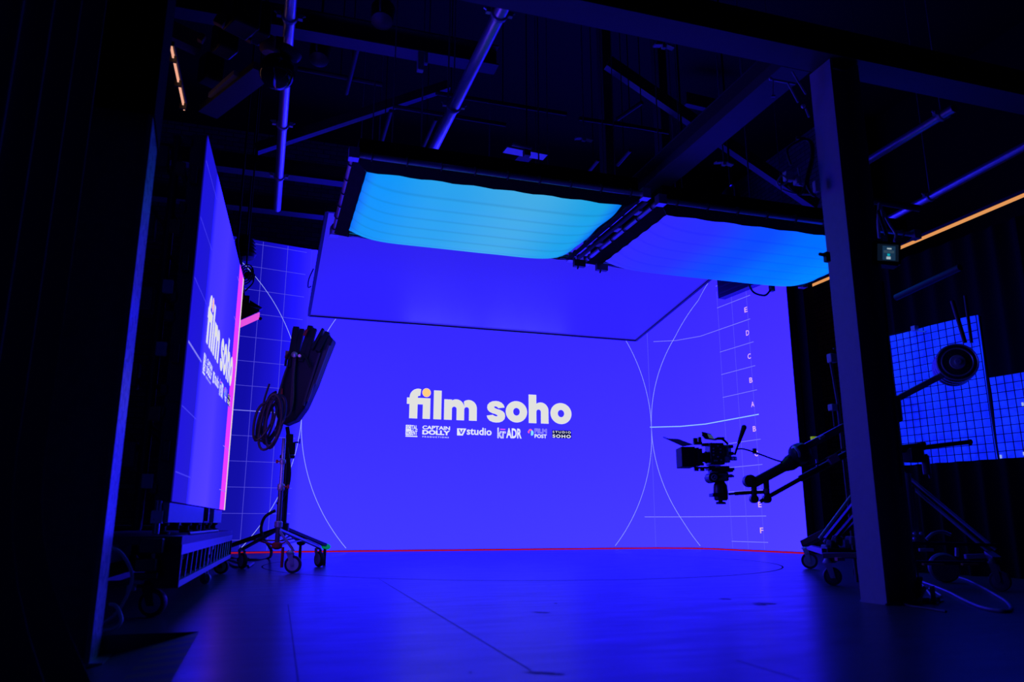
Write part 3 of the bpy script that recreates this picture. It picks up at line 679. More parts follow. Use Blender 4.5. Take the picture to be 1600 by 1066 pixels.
# ================================================================== BLACK CURTAIN
def curtain(path_pts, z0, z1, amp, freq, name, label, flare=None, m=velvet, n=420, nz=36):
    L = [0]
    for a_, b_ in zip(path_pts[:-1], path_pts[1:]): L.append(L[-1]+(V(b_)-V(a_)).length)
    def fn(u, v):
        s_ = u*L[-1]; i = max(k for k in range(len(L)-1) if L[k] <= s_+1e-9)
        a_, b_ = V(path_pts[i]), V(path_pts[i+1]); d = (b_-a_).normalized(); nrm = V((d.y, -d.x, 0))
        p = a_ + d*(s_-L[i]); z = z0+(z1-z0)*v
        ph = s_*freq + .5*math.sin(s_*3.1) + .25*math.sin(v*2.3+s_)
        w = amp*(.75+.35*math.sin(s_*2.3+1))*(1.15-.4*v)
        p = p + nrm*w*math.sin(ph) + d*.35*w*math.cos(ph*1.0)
        p.z = z
        if flare: p = p + flare(u, v, z)
        return p
    mb_ = MB().grid(fn, n, nz); mb_.uv = None
    o = mb_.build(name, m, org=V((*path_pts[0][:2], z0)), fix=False)
    return tag(o, label, 'curtain')
def flare(u, v, z):
    k = max(0, min(1, (.62-z)/.75)); return V((.30*k*k*(u**4), -.12*k*k*u**3, 0))
cu = curtain([(-1.6, .5, 0), (-1.02, 1.9, 0), (-.86, 2.52, 0), (-.72, 2.97, 0)], -.165, 4.6, .038, 44, 'black_curtain', 'tall black curtain gathered beside the steel column', flare)

# ================================================================== MOBILE LED SCREEN ON ITS CART
A2 = V((-.42, 4.22, 0)); d2 = V((.137, 2.69, 0)).normalized(); n2 = V((d2.y, -d2.x, 0)); L2 = 2.695
Z0s, Z1s = .525, 2.5
led2 = thing('mobile_led_screen', A2 + V((0, 0, .36)) + d2*1.3, 'narrow-angled LED screen on a wheeled cart, showing lettering and a pink stripe', 'screen')
def s2(u, z, off=0.): return A2 + d2*u + UZ*z + n2*off
LED2 = led_material('led_picture_mobile', [(0, (.0019, .0010, .115)), (.18, (.0022, .0014, .105)), (.235, (.0085, .0053, 1)), (.5, (.0108, .0063, 1)), (.6, (.0079, .0047, 1)), (.8, (.0055, .0033, .4)), (1, (.0055, .0033, .3))], [(0, (1.3, 1.3, 1)), (.5, (1, 1, 1)), (1, (.9, .9, 1))], 6.0)
m_ = MB().add([s2(0, Z0s), s2(L2, Z0s), s2(L2, Z1s), s2(0, Z1s)], [(0, 1, 2, 3)]); m_.uv = [(0, 0), (1, 0), (1, 1), (0, 1)]
m_.build('screen_surface', LED2, led2, smooth=False)
put([rect(2.25, 2.60, Z0s, Z1s)], 'pink_stripe', emit('stripe_pink', (.82, .045, 2.4), 1.0), led2, s2, .003)['label'] = 'bright pink vertical stripe'
put([rect(2.60, 2.69, Z0s, Z1s)], 'white_stripe', emit('stripe_white', (1, .8, .8), .8, False), led2, s2, .003)['label'] = 'thin white stripe at the far edge'
KX = 1.72/2.854
def s2pic(X, z, off): return s2(.61+(X-2.126)*KX, 1.475+(z-BL)*.64, off)
picture_marks(led2, s2pic)
for z in (.67, 1.0, 1.335, 1.68, 2.02, 2.35):
    wline([(0, z), (.54, z)], .012 if abs(z-1.335) < .01 else .006, 'grid_line', LINE if abs(z-1.335) < .01 else emit('line_mobile', (.06, .05, .95), 1.0, False), fn=s2)
    wline([(2.12, z), (2.6, z)], .006, 'grid_line', emit('line_mobile2', (.35, .16, 1.0), 1.0, False), fn=s2)
nb = 5
for r_ in range(4):
    z0_ = Z0s+(Z1s-Z0s)*r_/4; z1_ = Z0s+(Z1s-Z0s)*(r_+1)/4
    for c_ in range(5):
        u0, u1 = L2*c_/5, L2*(c_+1)/5
        bx_ = MB().poly([s2(u0+.001, z0_+.001, -.006), s2(u1-.001, z0_+.001, -.006), s2(u1-.001, z1_-.001, -.006), s2(u0+.001, z1_-.001, -.006)], .075, -n2)
        ob = bx_.build('cabinet', black_plastic, led2, smooth=False)
    for zz_, oo_, dd_ in (((z0_+z1_)/2, -.05, (.035, .05, .10)), (z0_+.06, -.09, (.03, .05, .05)), (z1_-.05, -.10, (.05, .04, .05))): MB().box(s2(-.002, zz_, oo_), dd_).build('latch', dark_grey, led2, bevel=.005)
tr_ = MB()
for u in (.06, 1.3, 2.6):
    for o_ in (-.16, -.38): tr_.tube(s2(u, .385, o_), s2(u, 2.5, o_), .022, 10)
    for k in range(7):
        z = .45+.3*k; tr_.tube(s2(u, z, -.16), s2(u, z+.28, -.38), .01, 8)
for z in (.9, 1.7, 2.4): tr_.tube(s2(.06, z, -.16), s2(2.6, z, -.16), .018, 10)
tr_.build('rear_truss', dark_steel, led2)
for k in range(5):
    z = .75+.4*k; MB().box(s2(.04, z, -.24-.03*(k % 2)), (.10, .08, .13)).tube(s2(-.02, z-.1, -.3), s2(-.02, z+.1, -.32), .012, 8).build('power_supply', black_metal if k % 2 else dark_grey, led2, bevel=.006)
for k in range(6):
    z = .62+.33*k; MB().box(s2(-.035, z, -.115), (.05, .03, .07)).build('connector', orange_ply_glint if k in (5, 4, 1) else grey_plastic, led2, bevel=.004)
MB().path(smoothpath([s2(-.05, 2.3, -.3), s2(-.06, 1.9, -.36), s2(-.06, 1.4, -.3), s2(-.05, .9, -.34), s2(-.04, .5, -.3)]), .012).build('power_cable', black_rubber, led2)
# bumper boards and levelling feet under the picture
MB().poly([s2(.02, .425, -.012), s2(1.42, .425, -.012), s2(1.42, .52, -.012), s2(.02, .52, -.012)], .03, -n2).build('bumper_board', grey_plastic, led2, smooth=False)
MB().poly([s2(2.05, .425, -.012), s2(2.62, .425, -.012), s2(2.62, .52, -.012), s2(2.05, .52, -.012)], .03, -n2).build('bumper_board', grey_plastic, led2, smooth=False)
for u in (.12, .95, 1.35, 1.75, 2.05, 2.45):
    p = s2(u, .366, -.05); MB().lathe([(.038, 0), (.038, .012), (.016, .018), (.016, .04), (.03, .045), (.03, .058)], p, UZ, 16).build('levelling_foot', black_rubber, led2)
MB().tube(s2(.0, .37, -.06), s2(0, .53, -.06), .016, 10).box(s2(0, .45, -.06), (.05, .05, .06)).build('jack_post', chrome, led2)
MB().tube(s2(1.6, .37, -.06), s2(1.6, .53, -.06), .02, 10).box(s2(1.6, .48, -.04), (.08, .09, .09)).build('jack_post', black_metal, led2)
# ---- cart
th = math.radians(2.1); e1 = V((math.sin(th), math.cos(th), 0)); e2 = V((math.cos(th), -math.sin(th), 0))
K0 = V((-.347, 4.1, 0))
def ck(u, w, z): return K0 + e1*u - e2*w + UZ*z      # u along the cart, w away from the stage, z up
cart = thing('rolling_cart', ck(1.6, .4, 0), 'low black wheeled cart with slatted side rail carrying the mobile screen', 'cart')
LC, WC = 3.3, .82
RC = Matrix((e2, e1, UZ)).transposed()
def cbox(m_b, u0, u1, w0, w1, z0, z1): m_b.box(ck((u0+u1)/2, (w0+w1)/2, (z0+z1)/2), (abs(w1-w0), abs(u1-u0), z1-z0), RC); return m_b
cbox(MB(), 0, LC, 0, WC, .322, .360).build('deck', dark_grey, cart, smooth=False)
rr = MB()
cbox(rr, 0, LC, -.004, .028, .275, .3215); cbox(rr, 0, LC, -.004, .028, .128, .158)
rr.build('side_rail', aluminium, cart, smooth=False)
for k in range(15):
    u = .09+k*.222; MB().tube(ck(u, .012, .158), ck(u+.05, .012, .275), .0055, 8).build('rail_slat', aluminium, cart)
cbox(MB(), -.012, -.001, -.004, .13, .125, .321).build('end_plate', black_metal, cart, smooth=False)
cbox(MB(), LC+.001, LC+.012, -.004, .13, .125, .321).build('end_plate', black_metal, cart, smooth=False)
lo_ = MB(); cbox(lo_, .02, LC-.02, WC-.03, WC, .13, .32); cbox(lo_, .02, .06, .13, WC, .13, .16); cbox(lo_, LC-.06, LC-.02, .03, WC, .13, .16); cbox(lo_, .02, LC-.02, .35, .39, .13, .16)
lo_.build('chassis', black_metal, cart, smooth=False)
def castor(parent, p, R_, wd, yaw_, tyre, hub, fork_m, name='castor', plate=True, fz=None):
    p = V(p); ax = V((math.cos(yaw_), math.sin(yaw_), 0)); fwd = V((-ax.y, ax.x, 0)); c = V((p.x, p.y, R_))
    w = MB().lathe([(R_*.74, -wd/2), (R_*.95, -wd/2), (R_, -wd*.3), (R_, wd*.3), (R_*.95, wd/2), (R_*.74, wd/2)], c, ax, 28).build(name, tyre, parent)
    MB().lathe([(R_*.2, -wd*.58), (R_*.72, -wd*.5), (R_*.73, 0), (R_*.72, wd*.5), (R_*.2, wd*.58)], c, ax, 24).build('hub', hub, w)
    top = fz or R_*2.25
    f = MB()
    for s_ in (-1, 1):
        a_ = c+ax*s_*(wd/2+.006)
        f.poly([a_-fwd*.016-UZ*.012, a_+fwd*.016-UZ*.012, V((a_.x, a_.y, top))+fwd*R_*.75, V((a_.x, a_.y, top))+fwd*R_*.05], .004, ax*s_)
    f.tube(c-ax*(wd/2+.014), c+ax*(wd/2+.014), .009, 12)
    tp = V((p.x, p.y, top))+fwd*R_*.4
    f.lathe([(R_*.5, 0), (R_*.5, .01), (R_*.35, .018), (R_*.3, .03)], tp, UZ, 16)
    f.build('fork', fork_m, w)
    return w
for u, w in ((.0, .10), (3.22, .06), (.1, .72), (3.22, .72), (1.6, .75)):
    castor(cart, ck(u, w, 0), .062, .04, 1.25 if u < 1 else 1.35, red_rubber if u < .05 else black_rubber, grey_plastic if u < .05 else wheel_grey, dark_steel, fz=.132)
castor(cart, ck(2.05, .07, 0), .038, .025, 1.2, wheel_grey, grey_plastic, aluminium, fz=.125)
MB().beam(ck(-.03, .19, .134), ck(.02, .0, .134), .01, .006).build('edge_strip', orange_ply_glint, cart)
# power boxes stacked at the end of the cart
t = thing('power_distribution_box', ck(-.10, .135, .13), 'small stacked black power boxes hooked on the near end of the cart', 'power box')
q1 = MB(); cbox(q1, -.10, -.03, .07, .17, .285, .352); q1.build('upper_box', dark_grey, t, bevel=.006)
q1 = MB(); cbox(q1, -.10, -.03, .09, .18, .205, .262); q1.build('lower_box', dark_grey, t, bevel=.006)
MB().tube(ck(-.06, .11, .262), ck(-.06, .11, .285), .008, 8).build('link', chrome, t)
for a_ in ((-.10, -.03, .14, .19, .150, .168), (-.09, -.04, .17, .205, .120, .148)): q1 = MB(); cbox(q1, *a_); q1.build('plug', grey_plastic, t, bevel=.004)
q1 = MB(); cbox(q1, -.10, -.03, .08, .19, .172, .200); q1.build('handle', black_metal, t, bevel=.004)
tcs = thing('equipment_case', (-1.1, 7.95, 0), 'black flight case standing behind the far end of the cart', 'case')
MB().bb((-1.75, 7.65, .02), (-.42, 8.25, .40)).build('body', black_plastic, tcs, bevel=.01)
for zc in (.03, .39): MB().bb((-1.76, 7.64, zc-.012), (-.41, 8.26, zc+.012)).build('edge_trim', dark_steel, tcs, smooth=False)
MB().bb((-1.0, 7.62, .2), (-.8, 7.645, .26)).build('handle', dark_grey, tcs, bevel=.005)
# cable ladder on deck edge and cables
t = tag(MB().path(smoothpath([ck(.35, .012, .3685), ck(.9, .010, .3685), ck(1.5, .014, .3685), ck(2.0, .012, .3685)]), .008, 8).build('cable', grey_plastic, org=ck(.1, 0, .37)), 'pale cable lying along the deck edge of the cart', 'cable')
tag(MB().path(smoothpath([V((-.60, 3.575, .012)), V((-.53, 3.56, .011)), V((-.50, 3.585, .04)), V((-.53, 3.64, .09)), V((-.56, 3.66, .10))]), .0075, 8).build('cable', grey_plastic, org=(-.55, 3.62, .01)), 'pale cable bent round the foot of the column beside the curtain', 'cable')
cb_ = MB()
cb_.path(smoothpath([V((-.60, 3.7, .32)), V((-.55, 3.72, .30)), V((-.505, 3.75, .22)), V((-.505, 3.75, .15)), V((-.54, 3.73, .06)), V((-.60, 3.72, .012))]), .007, 8)
tag(cb_.build('cable', green_felt if False else grey_plastic, org=(-.58, 3.72, 0)), 'cable arching behind the column beside the cart', 'cable')

# ================================================================== LAMPS BEYOND THE MOBILE SCREEN
D8 = 8.0
t = thing('hanging_soft_light', at_d(392, 470, D8), 'flat black lamp with pink-lit edge hanging beyond the mobile screen', 'lamp')
top = [at_d(372, 500, D8-.1), at_d(404, 489, D8-.1), at_d(409, 484, D8+.3), at_d(380, 468, D8+.5), at_d(372, 470, D8+.4)]
P_ = [at_d(371, 502, D8-.15), at_d(405, 487, D8-.15), at_d(410, 484, D8+.2), at_d(386, 469, D8+.25), at_d(371, 474, D8+.35)]
MB().poly(P_, .02, UZ).build('housing', black_metal, t, smooth=False)
Q_ = [at_d(371, 513, D8-.16), at_d(404, 498, D8-.16), at_d(405, 488, D8-.16), at_d(371, 503, D8-.16)]
MB().poly(Q_, .02, FH).build('lit_front', emit('pink_edge_glow', (.80, .085, .75), 1.0), t, smooth=False)['label'] = 'glowing pink front edge'  # pink glow is put into the bezel's own material
MB().ball(at_d(407, 498, D8-.16), .018).build('knob', black_plastic, t)
MB().tube(at_d(381, 470, D8), at_d(378, 440, D8), .02, 10).box(at_d(383, 468, D8), (.09, .08, .07)).build('yoke', black_metal, t)
MB().tube(at_d(378, 442, D8)-RT*.0, at_d(371, 380, D8), .012, 8).tube(at_d(371, 380, D8), V((*at_d(371, 380, D8).xy, ZC)), .012, 8).build('stem', dark_steel, t)
t = thing('hanging_fan', at_d(385, 430, D8+.35), 'round black wire-caged fan hanging beyond the mobile screen', 'fan')
c_ = at_d(384, 429, D8+.35)
cg = MB()
for r_ in (.115, .085, .05): cg.torus(c_, FH+RT*.5, r_, .007, 28, 6)
ax_ = (FH+RT*.5).normalized(); aa = ax_.orthogonal().normalized(); bb_ = ax_.cross(aa)
for k in range(8):
    an = k*math.pi/4; cg.tube(c_, c_+(aa*math.cos(an)+bb_*math.sin(an))*.115, .004, 6)
cg.build('cage', black_metal, t)
MB().lathe([(.03, 0), (.045, .03), (.045, .1), (.02, .12)], c_, ax_, 16).build('motor', black_plastic, t)
MB().path(smoothpath([at_d(394, 420, D8+.35), at_d(396, 440, D8+.35), at_d(386, 452, D8+.35), at_d(382, 456, D8+.35)]), .008).build('cable', black_rubber, t)
MB().tube(c_+UZ*.11, V((c_.x, c_.y, ZC)), .01, 8).build('stem', dark_steel, t)
t = thing('hanging_par_lamp', at_d(382, 388, D8), 'ribbed black lamp head hanging near the top of the mobile screen', 'lamp')
c_ = at_d(384, 388, D8+.75)
pr = [(.05, -.14), (.09, -.13)]
for k in range(5): pr += [(.10, -.10+.045*k), (.115, -.09+.045*k), (.115, -.075+.045*k), (.10, -.065+.045*k)]
pr += [(.08, .14), (.03, .16)]
MB().lathe(pr, c_, UZ*.95-RT*.15, 22).build('housing', black_metal, t)
MB().box(at_d(377, 407, D8+.75), (.035, .03, .12)).build('bracket', grey_plastic, t, bevel=.004)
MB().tube(c_+UZ*.12, V((c_.x, c_.y, ZC)), .012, 8).build('stem', dark_steel, t)

# ================================================================== STANDS
DS = 6.95
g = lambda x, y, D=DS: at_d(x, y, D)
def foot(x, y): return at_z(x, y, 0)
# chrome combo stand on castors
fx = V((*g(431, 880, 6.95).xy, 0))
cs_ = thing('combo_stand', fx, 'chrome rolling lamp stand with red-marked legs and castors, cable coils hung on it', 'stand')
hub_z = .33
MB().tube(fx+UZ*.20, fx+UZ*.72, .021, 16).build('pole', mat('stand_pole_dark', (.14, .14, .15), .3, .4), cs_)
MB().tube(fx+UZ*.72, fx+UZ*1.16, .016, 16).build('riser', chrome, cs_)
for q_, z_ in (([(.024, 0), (.03, .01), (.03, .05), (.024, .06)], .70), ([(.02, 0), (.026, .01), (.026, .035), (.02, .045)], .93), ([(.024, 0), (.034, .01), (.034, .05), (.026, .06)], .38)): MB().lathe(q_, fx+UZ*z_, UZ, 16).build('collar', aluminium, cs_)
MB().tube(fx+UZ*.735, fx+UZ*.735+RT*.06, .007, 8).box(fx+UZ*.735+RT*.065, (.02, .02, .035)).tube(fx+UZ*.955, fx+UZ*.955-RT*.05, .006, 8).box(fx+UZ*.955-RT*.05, (.02, .015, .03)).build('locking_knob', red_paint, cs_, bevel=.003)
MB().lathe([(.03, 0), (.045, .01), (.045, .045), (.03, .055)], fx+UZ*.205, UZ, 16).build('leg_hub', red_paint, cs_)
feet = [foot(457, 896), foot(498, 886), foot(378, 889)]
castor_spots = [(0, .062), (1, .062), (2, .05)]
for i, fp in enumerate(feet):
    top_ = fx+UZ*.37; kn = V((fp.x, fp.y, .185))
    MB().beam(top_, kn, .032, .022).build('leg', aluminium if i != 2 else mat('leg_black', (.02, .02, .022), .35, .4), cs_, bevel=.003)
    MB().beam(fx+UZ*.23, top_.lerp(kn, .55), .022, .012).build('leg_brace', red_paint if i != 1 else aluminium, cs_)
    if i < 2:
        MB().beam(top_.lerp(kn, .62)+UZ*.016, kn.lerp(top_, .03)+UZ*.016, .034, .006).build('red_tape', red_paint if i == 0 else aluminium, cs_)
    castor(cs_, V((fp.x, fp.y, 0)), .074, .034, 1.25 if i == 0 else .45, black_rubber, wheel_grey, aluminium, fz=.165)
MB().tube(fx+V((.05, -.02, .22)), fx+V((.05, -.02, .05)), .013, 10).build('red_strap', red_paint, cs_)
# cable coils on the chrome stand
cc = g(424, 655, 6.85)
tcoil = thing('cable_coil', cc-UZ*.2, 'thick coils of black cable hung on the chrome stand', 'cable')
for k, (dx, r_, ry, rr_) in enumerate([(0, .115, .22, .011), (.015, .10, .20, .011), (-.02, .12, .19, .01), (.03, .085, .17, .01), (.055, .09, .20, .012), (.01, .07, .15, .01), (.07, .10, .23, .012), (-.035, .10, .16, .011), (.04, .12, .24, .011)]):
    pts = []
    for i in range(28):
        a_ = 2*math.pi*i/28; pts.append(cc + RT*(dx+.74*r_*math.cos(a_)) + UZ*(ry*math.sin(a_)-.02*k*.3) + FH*(.03*math.sin(a_*2+k)-.02*k) + RT*.03*math.sin(a_))
    MB().path(pts, rr_, 7, True).build('loop', black_rubber if k % 3 else mat('cable_purple', (.025, .022, .032), .5), tcoil)
MB().path(smoothpath([g(421, 600, 6.8), g(413, 625, 6.8), g(409, 650, 6.8), g(404, 670, 6.8), g(400, 682, 6.8), g(398, 688, 6.8)]), .009).build('cable_end', black_rubber, tcoil)
MB().path(smoothpath([g(414, 640, 6.8), g(408, 665, 6.8), g(402, 675, 6.8)]), .009).lathe([(.012, 0), (.018, .01), (.018, .05), (.01, .06)], g(399, 690, 6.8), (.2, 0, .9), 12).build('plug', black_plastic, tcoil)
MB().box(g(431.5, 677, 6.84), (.03, .03, .06)).build('cable_tie', mat('tie_cyan', (.05, .5, .9), .5), tcoil)
# black stand carrying folded lamp
fx2 = V((*g(438, 880, 7.6).xy, 0))
bs = thing('black_stand', fx2, 'black lamp stand with low spread legs and a green ball on one foot', 'stand')
MB().tube(fx2+UZ*.30, fx2+UZ*1.15, .034, 18).build('pole', black_metal, bs)
MB().box(fx2+UZ*1.13+RT*.02, (.10, .09, .12)).box(fx2+UZ*1.22+RT*.01, (.07, .07, .10)).box(fx2+UZ*1.05, (.14, .09, .03)).build('head_bracket', black_metal, bs, bevel=.008)
MB().tube(fx2+UZ*1.19+RT*.06, fx2+UZ*1.19+RT*.10, .008, 8).box(fx2+UZ*1.20+RT*.11, (.012, .012, .05)).build('wing_knob', black_plastic, bs)
MB().lathe([(.04, 0), (.06, .01), (.06, .08), (.04, .09)], fx2+UZ*.34, UZ, 18).build('leg_hub', black_metal, bs)
MB().tube(fx2+UZ*1.2+RT*.01, at_d(449, 667.4, 7.6), .020, 12).build('spigot', black_metal, bs)
ends = [g(508, 852, 8.3), g(334, 862, 8.0), g(470, 846, 8.5)]
for i, e_ in enumerate(ends):
    st_ = fx2+UZ*.38
    MB().beam(st_, e_, .05, .035).build('leg', black_metal, bs, bevel=.005)
    MB().beam(fx2+UZ*.26, st_.lerp(e_, .5), .02, .012).build('leg_brace', red_paint if i == 1 else black_metal, bs)
    MB().ball(e_ - UZ*.012 + (e_-st_).normalized()*.02, .042, 14, (1.15, 1, .75)).build('foot_ball', green_felt if i == 0 else black_rubber, bs)
    MB().tube(e_-UZ*.02, V((e_.x, e_.y, 0.0)), .016, 10).build('foot', black_rubber, bs)
MB().path(smoothpath([g(449, 700, 7.5), g(453, 735, 7.5), g(450, 760, 7.5), g(440, 780, 7.5), g(433, 788, 7.5)]), .013).build('hanging_cable', black_rubber, bs)
MB().path(smoothpath([g(430, 798, 7.55), g(414, 808, 7.5), g(408, 826, 7.5), g(412, 842, 7.5), g(418, 850, 7.4), g(424, 862, 7.3), at_z(420, 872, .014), at_z(400, 874.5, .014), at_z(370, 875, .014)]), .014).build('trailing_cable', black_rubber, bs)
# folded light fixture (long dark bundle leaning back)
fb_ = thing('folded_lamp_bank', g(452, 690, 7.6), 'long dark folded lamp bank leaning on the black stand, wrapped with cables and red ties', 'lamp bank')
def dp(x, y, D=7.55): return at_d(x, y, D)
body = [(443, 664), (462, 656), (476, 637), (493, 600), (506, 565), (520, 530), (513, 522), (503, 524), (486, 538), (470, 548), (452, 560), (444, 580), (436, 606), (428, 632), (432, 652)]
MB().poly([dp(x, y, 7.45) for x, y in body], .17, FH).build('lamp_body', mat('bundle_black', (.03, .03, .045), .55, spec=.25), fb_, smooth=False, bevel=.015)
for (a_, b_, w_, h_) in [((456, 560), (464, 512), .06, .07), ((462, 562), (473, 515), .045, .06), ((470, 566), (486, 510), .055, .06), ((478, 562), (492, 514), .045, .05), ((488, 548), (506, 516), .03, .10), ((497, 552), (513, 522), .05, .12), ((452, 575), (461, 514), .035, .06)]:
    MB().beam(dp(*a_, 7.45), dp(*b_, 7.50), w_, h_, FH).build('light_bar', mat('bar_black', (.03, .03, .042), .5, spec=.3), fb_, bevel=.006)
MB().beam(dp(475.5, 525, 7.4), dp(480, 515, 7.4), .028, .02, FH).build('red_tie', red_paint, fb_)
MB().box(dp(440, 612, 7.4), (.02, .03, .055)).build('red_tie', red_paint, fb_)
for (a_, b_) in [((508, 548), (480, 628)), ((500, 552), (474, 634)), (((514, 540)), (492, 600))]: MB().beam(dp(*a_, 7.44), dp(*b_, 7.44), .02, .03, FH).build('rib', mat('rib_blue_black', (.06, .06, .09), .5, spec=.3), fb_)
MB().beam(dp(461, 560, 7.42), dp(456, 640, 7.42), .035, .02, FH).build('side_rail', dark_grey, fb_)
for pts, r_ in [([(462, 556), (459, 590), (458, 625), (452, 648), (440, 655)], .008), ([(449, 572), (440, 600), (436, 630), (440, 655)], .007), ([(455, 548), (448, 560), (446, 572)], .012), ([(432, 612), (420, 622), (413, 650)], .012), ([(470, 552), (478, 560), (484, 574)], .01)]:
    MB().path(smoothpath([dp(x, y, 7.38) for x, y in pts]), r_, 8).build('cable', black_rubber if r_ > .0085 else mat('cable_grey', (.12, .10, .12), .5), fb_)
MB().ball(dp(449, 558, 7.4), .025).box(dp(450, 553, 7.42), (.05, .04, .05)).build('hinge', orange_ply_glint, fb_)
MB().lathe([(.02, 0), (.03, .01), (.03, .03), (.015, .04)], dp(461, 555, 7.38), -FH, 14).lathe([(.014, 0), (.02, .01), (.015, .03)], dp(469, 557, 7.38), -FH, 12).build('knob', chrome, fb_)
# cables on the floor by the cart's far end
for i, pts in enumerate([[(352, 873), (372, 879), (385, 884), (396, 880), (388, 886)], [(355, 878), (368, 886), (382, 884)], [(345, 868), (362, 872), (380, 871), (388, 873)]]):
    tag(MB().path(smoothpath([at_z(x, y, .012) for x, y in pts]), .011, 8).build('floor_cable', dark_grey, org=at_z(*pts[0], 0)), 'dark cable lying on the floor at the far end of the cart', 'cable', 'floor cables by the cart')

# ================================================================== CAMERA JIB
DJ = 5.8
j = lambda x, y, D=DJ: at_d(x, y, D)
base = V((*j(1392, 905, 5.9).xy, 0))
jib = thing('camera_jib', base, 'black camera crane arm on a wheeled tripod dolly behind the steel column', 'camera crane')
MB().tube(j(1176, 756), j(1226, 729), .036, 18).build('front_tube', black_metal, jib)
MB().tube(j(1224, 730), j(1234, 724), .038, 18, .058).tube(j(1234, 724), j(1246, 716), .058, 18).build('tube_sleeve', black_metal, jib)
MB().lathe([(.05, -.05), (.075, -.03), (.08, .02), (.065, .06), (.03, .08)], j(1249, 709, 5.78), -FH+RT*.2, 22).build('elbow_joint', black_plastic, jib)
MB().torus(j(1244, 706, 5.72), RT*.6+UZ*.3, .04, .01, 18, 6).build('chrome_ring', chrome, jib)
d_ = (j(1490, 577)-j(1258, 699)).normalized()
MB().beam(j(1256, 700), j(1330, 661), .05, .05).build('arm_beam', mat('arm_blue_grey', (.10, .10, .12), .35, .5), jib, bevel=.006)
MB().beam(j(1326, 663), j(1496, 574), .045, .045).build('rear_arm', aluminium, jib, bevel=.006)
MB().tube(j(1194, 780), j(1255, 746), .016, 12).build('lower_rod', black_metal, jib)
MB().tube(j(1250, 748.5), j(1395, 671), .024, 12).build('lower_sleeve', black_metal, jib)
MB().beam(j(1295, 721, 5.76), j(1308, 714, 5.76), .05, .055).build('red_marker', pink_tape, jib)
MB().tube(j(1277, 729), j(1276, 718), .007, 8).build('pin', chrome, jib)
MB().box(j(1284, 683, 5.76), (.05, .015, .018), Matrix.Rotation(-.5, 3, 'Y')).build('badge', mat('badge_grey', (.5, .5, .55), .4), jib)
MB().box(j(1272, 686, 5.9), (.05, .02, .035)).build('level_bubble', yellow_tape, jib)
# end bracket
MB().lathe([(.03, -.045), (.045, -.035), (.046, .035), (.03, .045)], j(1171, 752), -FH, 22).build('end_pivot', black_plastic, jib)
for x in (1178, 1197): MB().tube(j(x, 751), j(x+(.5 if x < 1190 else 1.5), 781), .021, 14).build('parallel_link', black_metal, jib)
MB().tube(j(1197, 764), j(1197.4, 771), .0225, 14).build('link_band', pink_tape, jib)
MB().lathe([(.02, -.03), (.03, -.025), (.03, .025), (.02, .03)], j(1178, 780), -FH, 18).lathe([(.02, -.03), (.03, -.025), (.03, .025), (.02, .03)], j(1198, 780), -FH, 18).build('lower_pivot', black_plastic, jib)
MB().tube(j(1188, 784), j(1200, 777), .014, 10).build('lower_rod_end', black_metal, jib)
MB().tube(j(1138.2, 772.3), j(1148, 771.5), .009, 10).tube(j(1148, 771.5), j(1170, 770), .014, 10).tube(j(1168, 770), j(1202, 769), .013, 10).build('head_bar', black_metal, jib)
# centre post and weights
MB().tube(V((*base.xy, .42)), V((*base.xy, 1.2)), .055, 18).build('centre_post', black_metal, jib)
MB().box(j(1385, 640), (.16, .16, .2)).build('fulcrum', black_metal, jib, bevel=.02)
wa = (FH*.9 + RT*.36).normalized(); wc = j(1496, 566, 5.72)
for k in range(3):
    MB().lathe([(.03, 0), (.125, .0), (.142, .01), (.147, .03), (.147, .065), (.142, .078), (.06, .082)], wc+wa*.088*k, wa, 40).build('counterweight', mat('weight_black', (.04, .04, .045), .25, .3), jib)
MB().lathe([(.02, -.04), (.024, -.03), (.024, .30), (.018, .31)], wc, wa, 14).lathe([(.05, -.012), (.055, -.006), (.055, .0)], wc, wa, 20).build('weight_spindle', chrome, jib)
MB().torus(wc-wa*.002, wa, .105, .006, 36, 6).torus(wc-wa*.001, wa, .136, .006, 36, 6).build('weight_rim', aluminium, jib)
MB().tube(j(1488, 470, 5.78), j(1508, 536, 5.8), .016, 10).tube(j(1508, 462, 5.9), j(1518, 536, 5.92), .012, 10).build('weight_frame', black_metal, jib)
MB().tube(j(1436, 700), j(1513, 691), .017, 12).lathe([(.018, 0), (.022, .004), (.022, .02), (.012, .028)], j(1513, 691), RT, 14).build('pan_handle', black_metal, jib)
MB().tube(j(1405, 702), j(1446, 697), .03, 12).box(j(1440, 695), (.05, .05, .04)).box(j(1427, 712), (.12, .1, .1)).build('handle_mount', black_metal, jib, bevel=.01)
MB().tube(j(1445, 712), j(1449, 742), .028, 14).box(j(1443, 716), (.05, .04, .06)).tube(j(1448, 727), j(1454, 748), .008, 8).build('winch_post', dark_grey, jib, bevel=.004)
# tripod dolly
hubz = 1.0
legs = [(j(1400, 735, 5.85), j(1552, 862, 5.5)), (j(1340, 770, 5.9), j(1284, 845, 5.9)), (j(1395, 740, 5.9), j(1425, 850, 6.4))]
for a_, b_ in legs:
    s_ = (b_-a_).normalized().cross(FH).normalized()*.022
    MB().tube(a_+s_, b_+s_, .011, 10).tube(a_-s_, b_-s_, .011, 10).build('tripod_leg', aluminium, jib)
for a_, b_ in [((1344, 775), (1290, 842)), ((1356, 782), (1304, 842)), ((1364, 790), (1314, 838))]:
    MB().beam(j(*a_, 5.75), j(*b_, 5.75), .05, .02).build('strut', black_metal, jib)
MB().tube(j(1416, 740, 5.7), j(1424, 845, 5.7), .03, 12).tube(j(1425, 760, 5.7), j(1433, 846, 5.7), .018, 12).build('column_tube', mat('tube_blue_grey', (.2, .2, .24), .35, .4), jib)
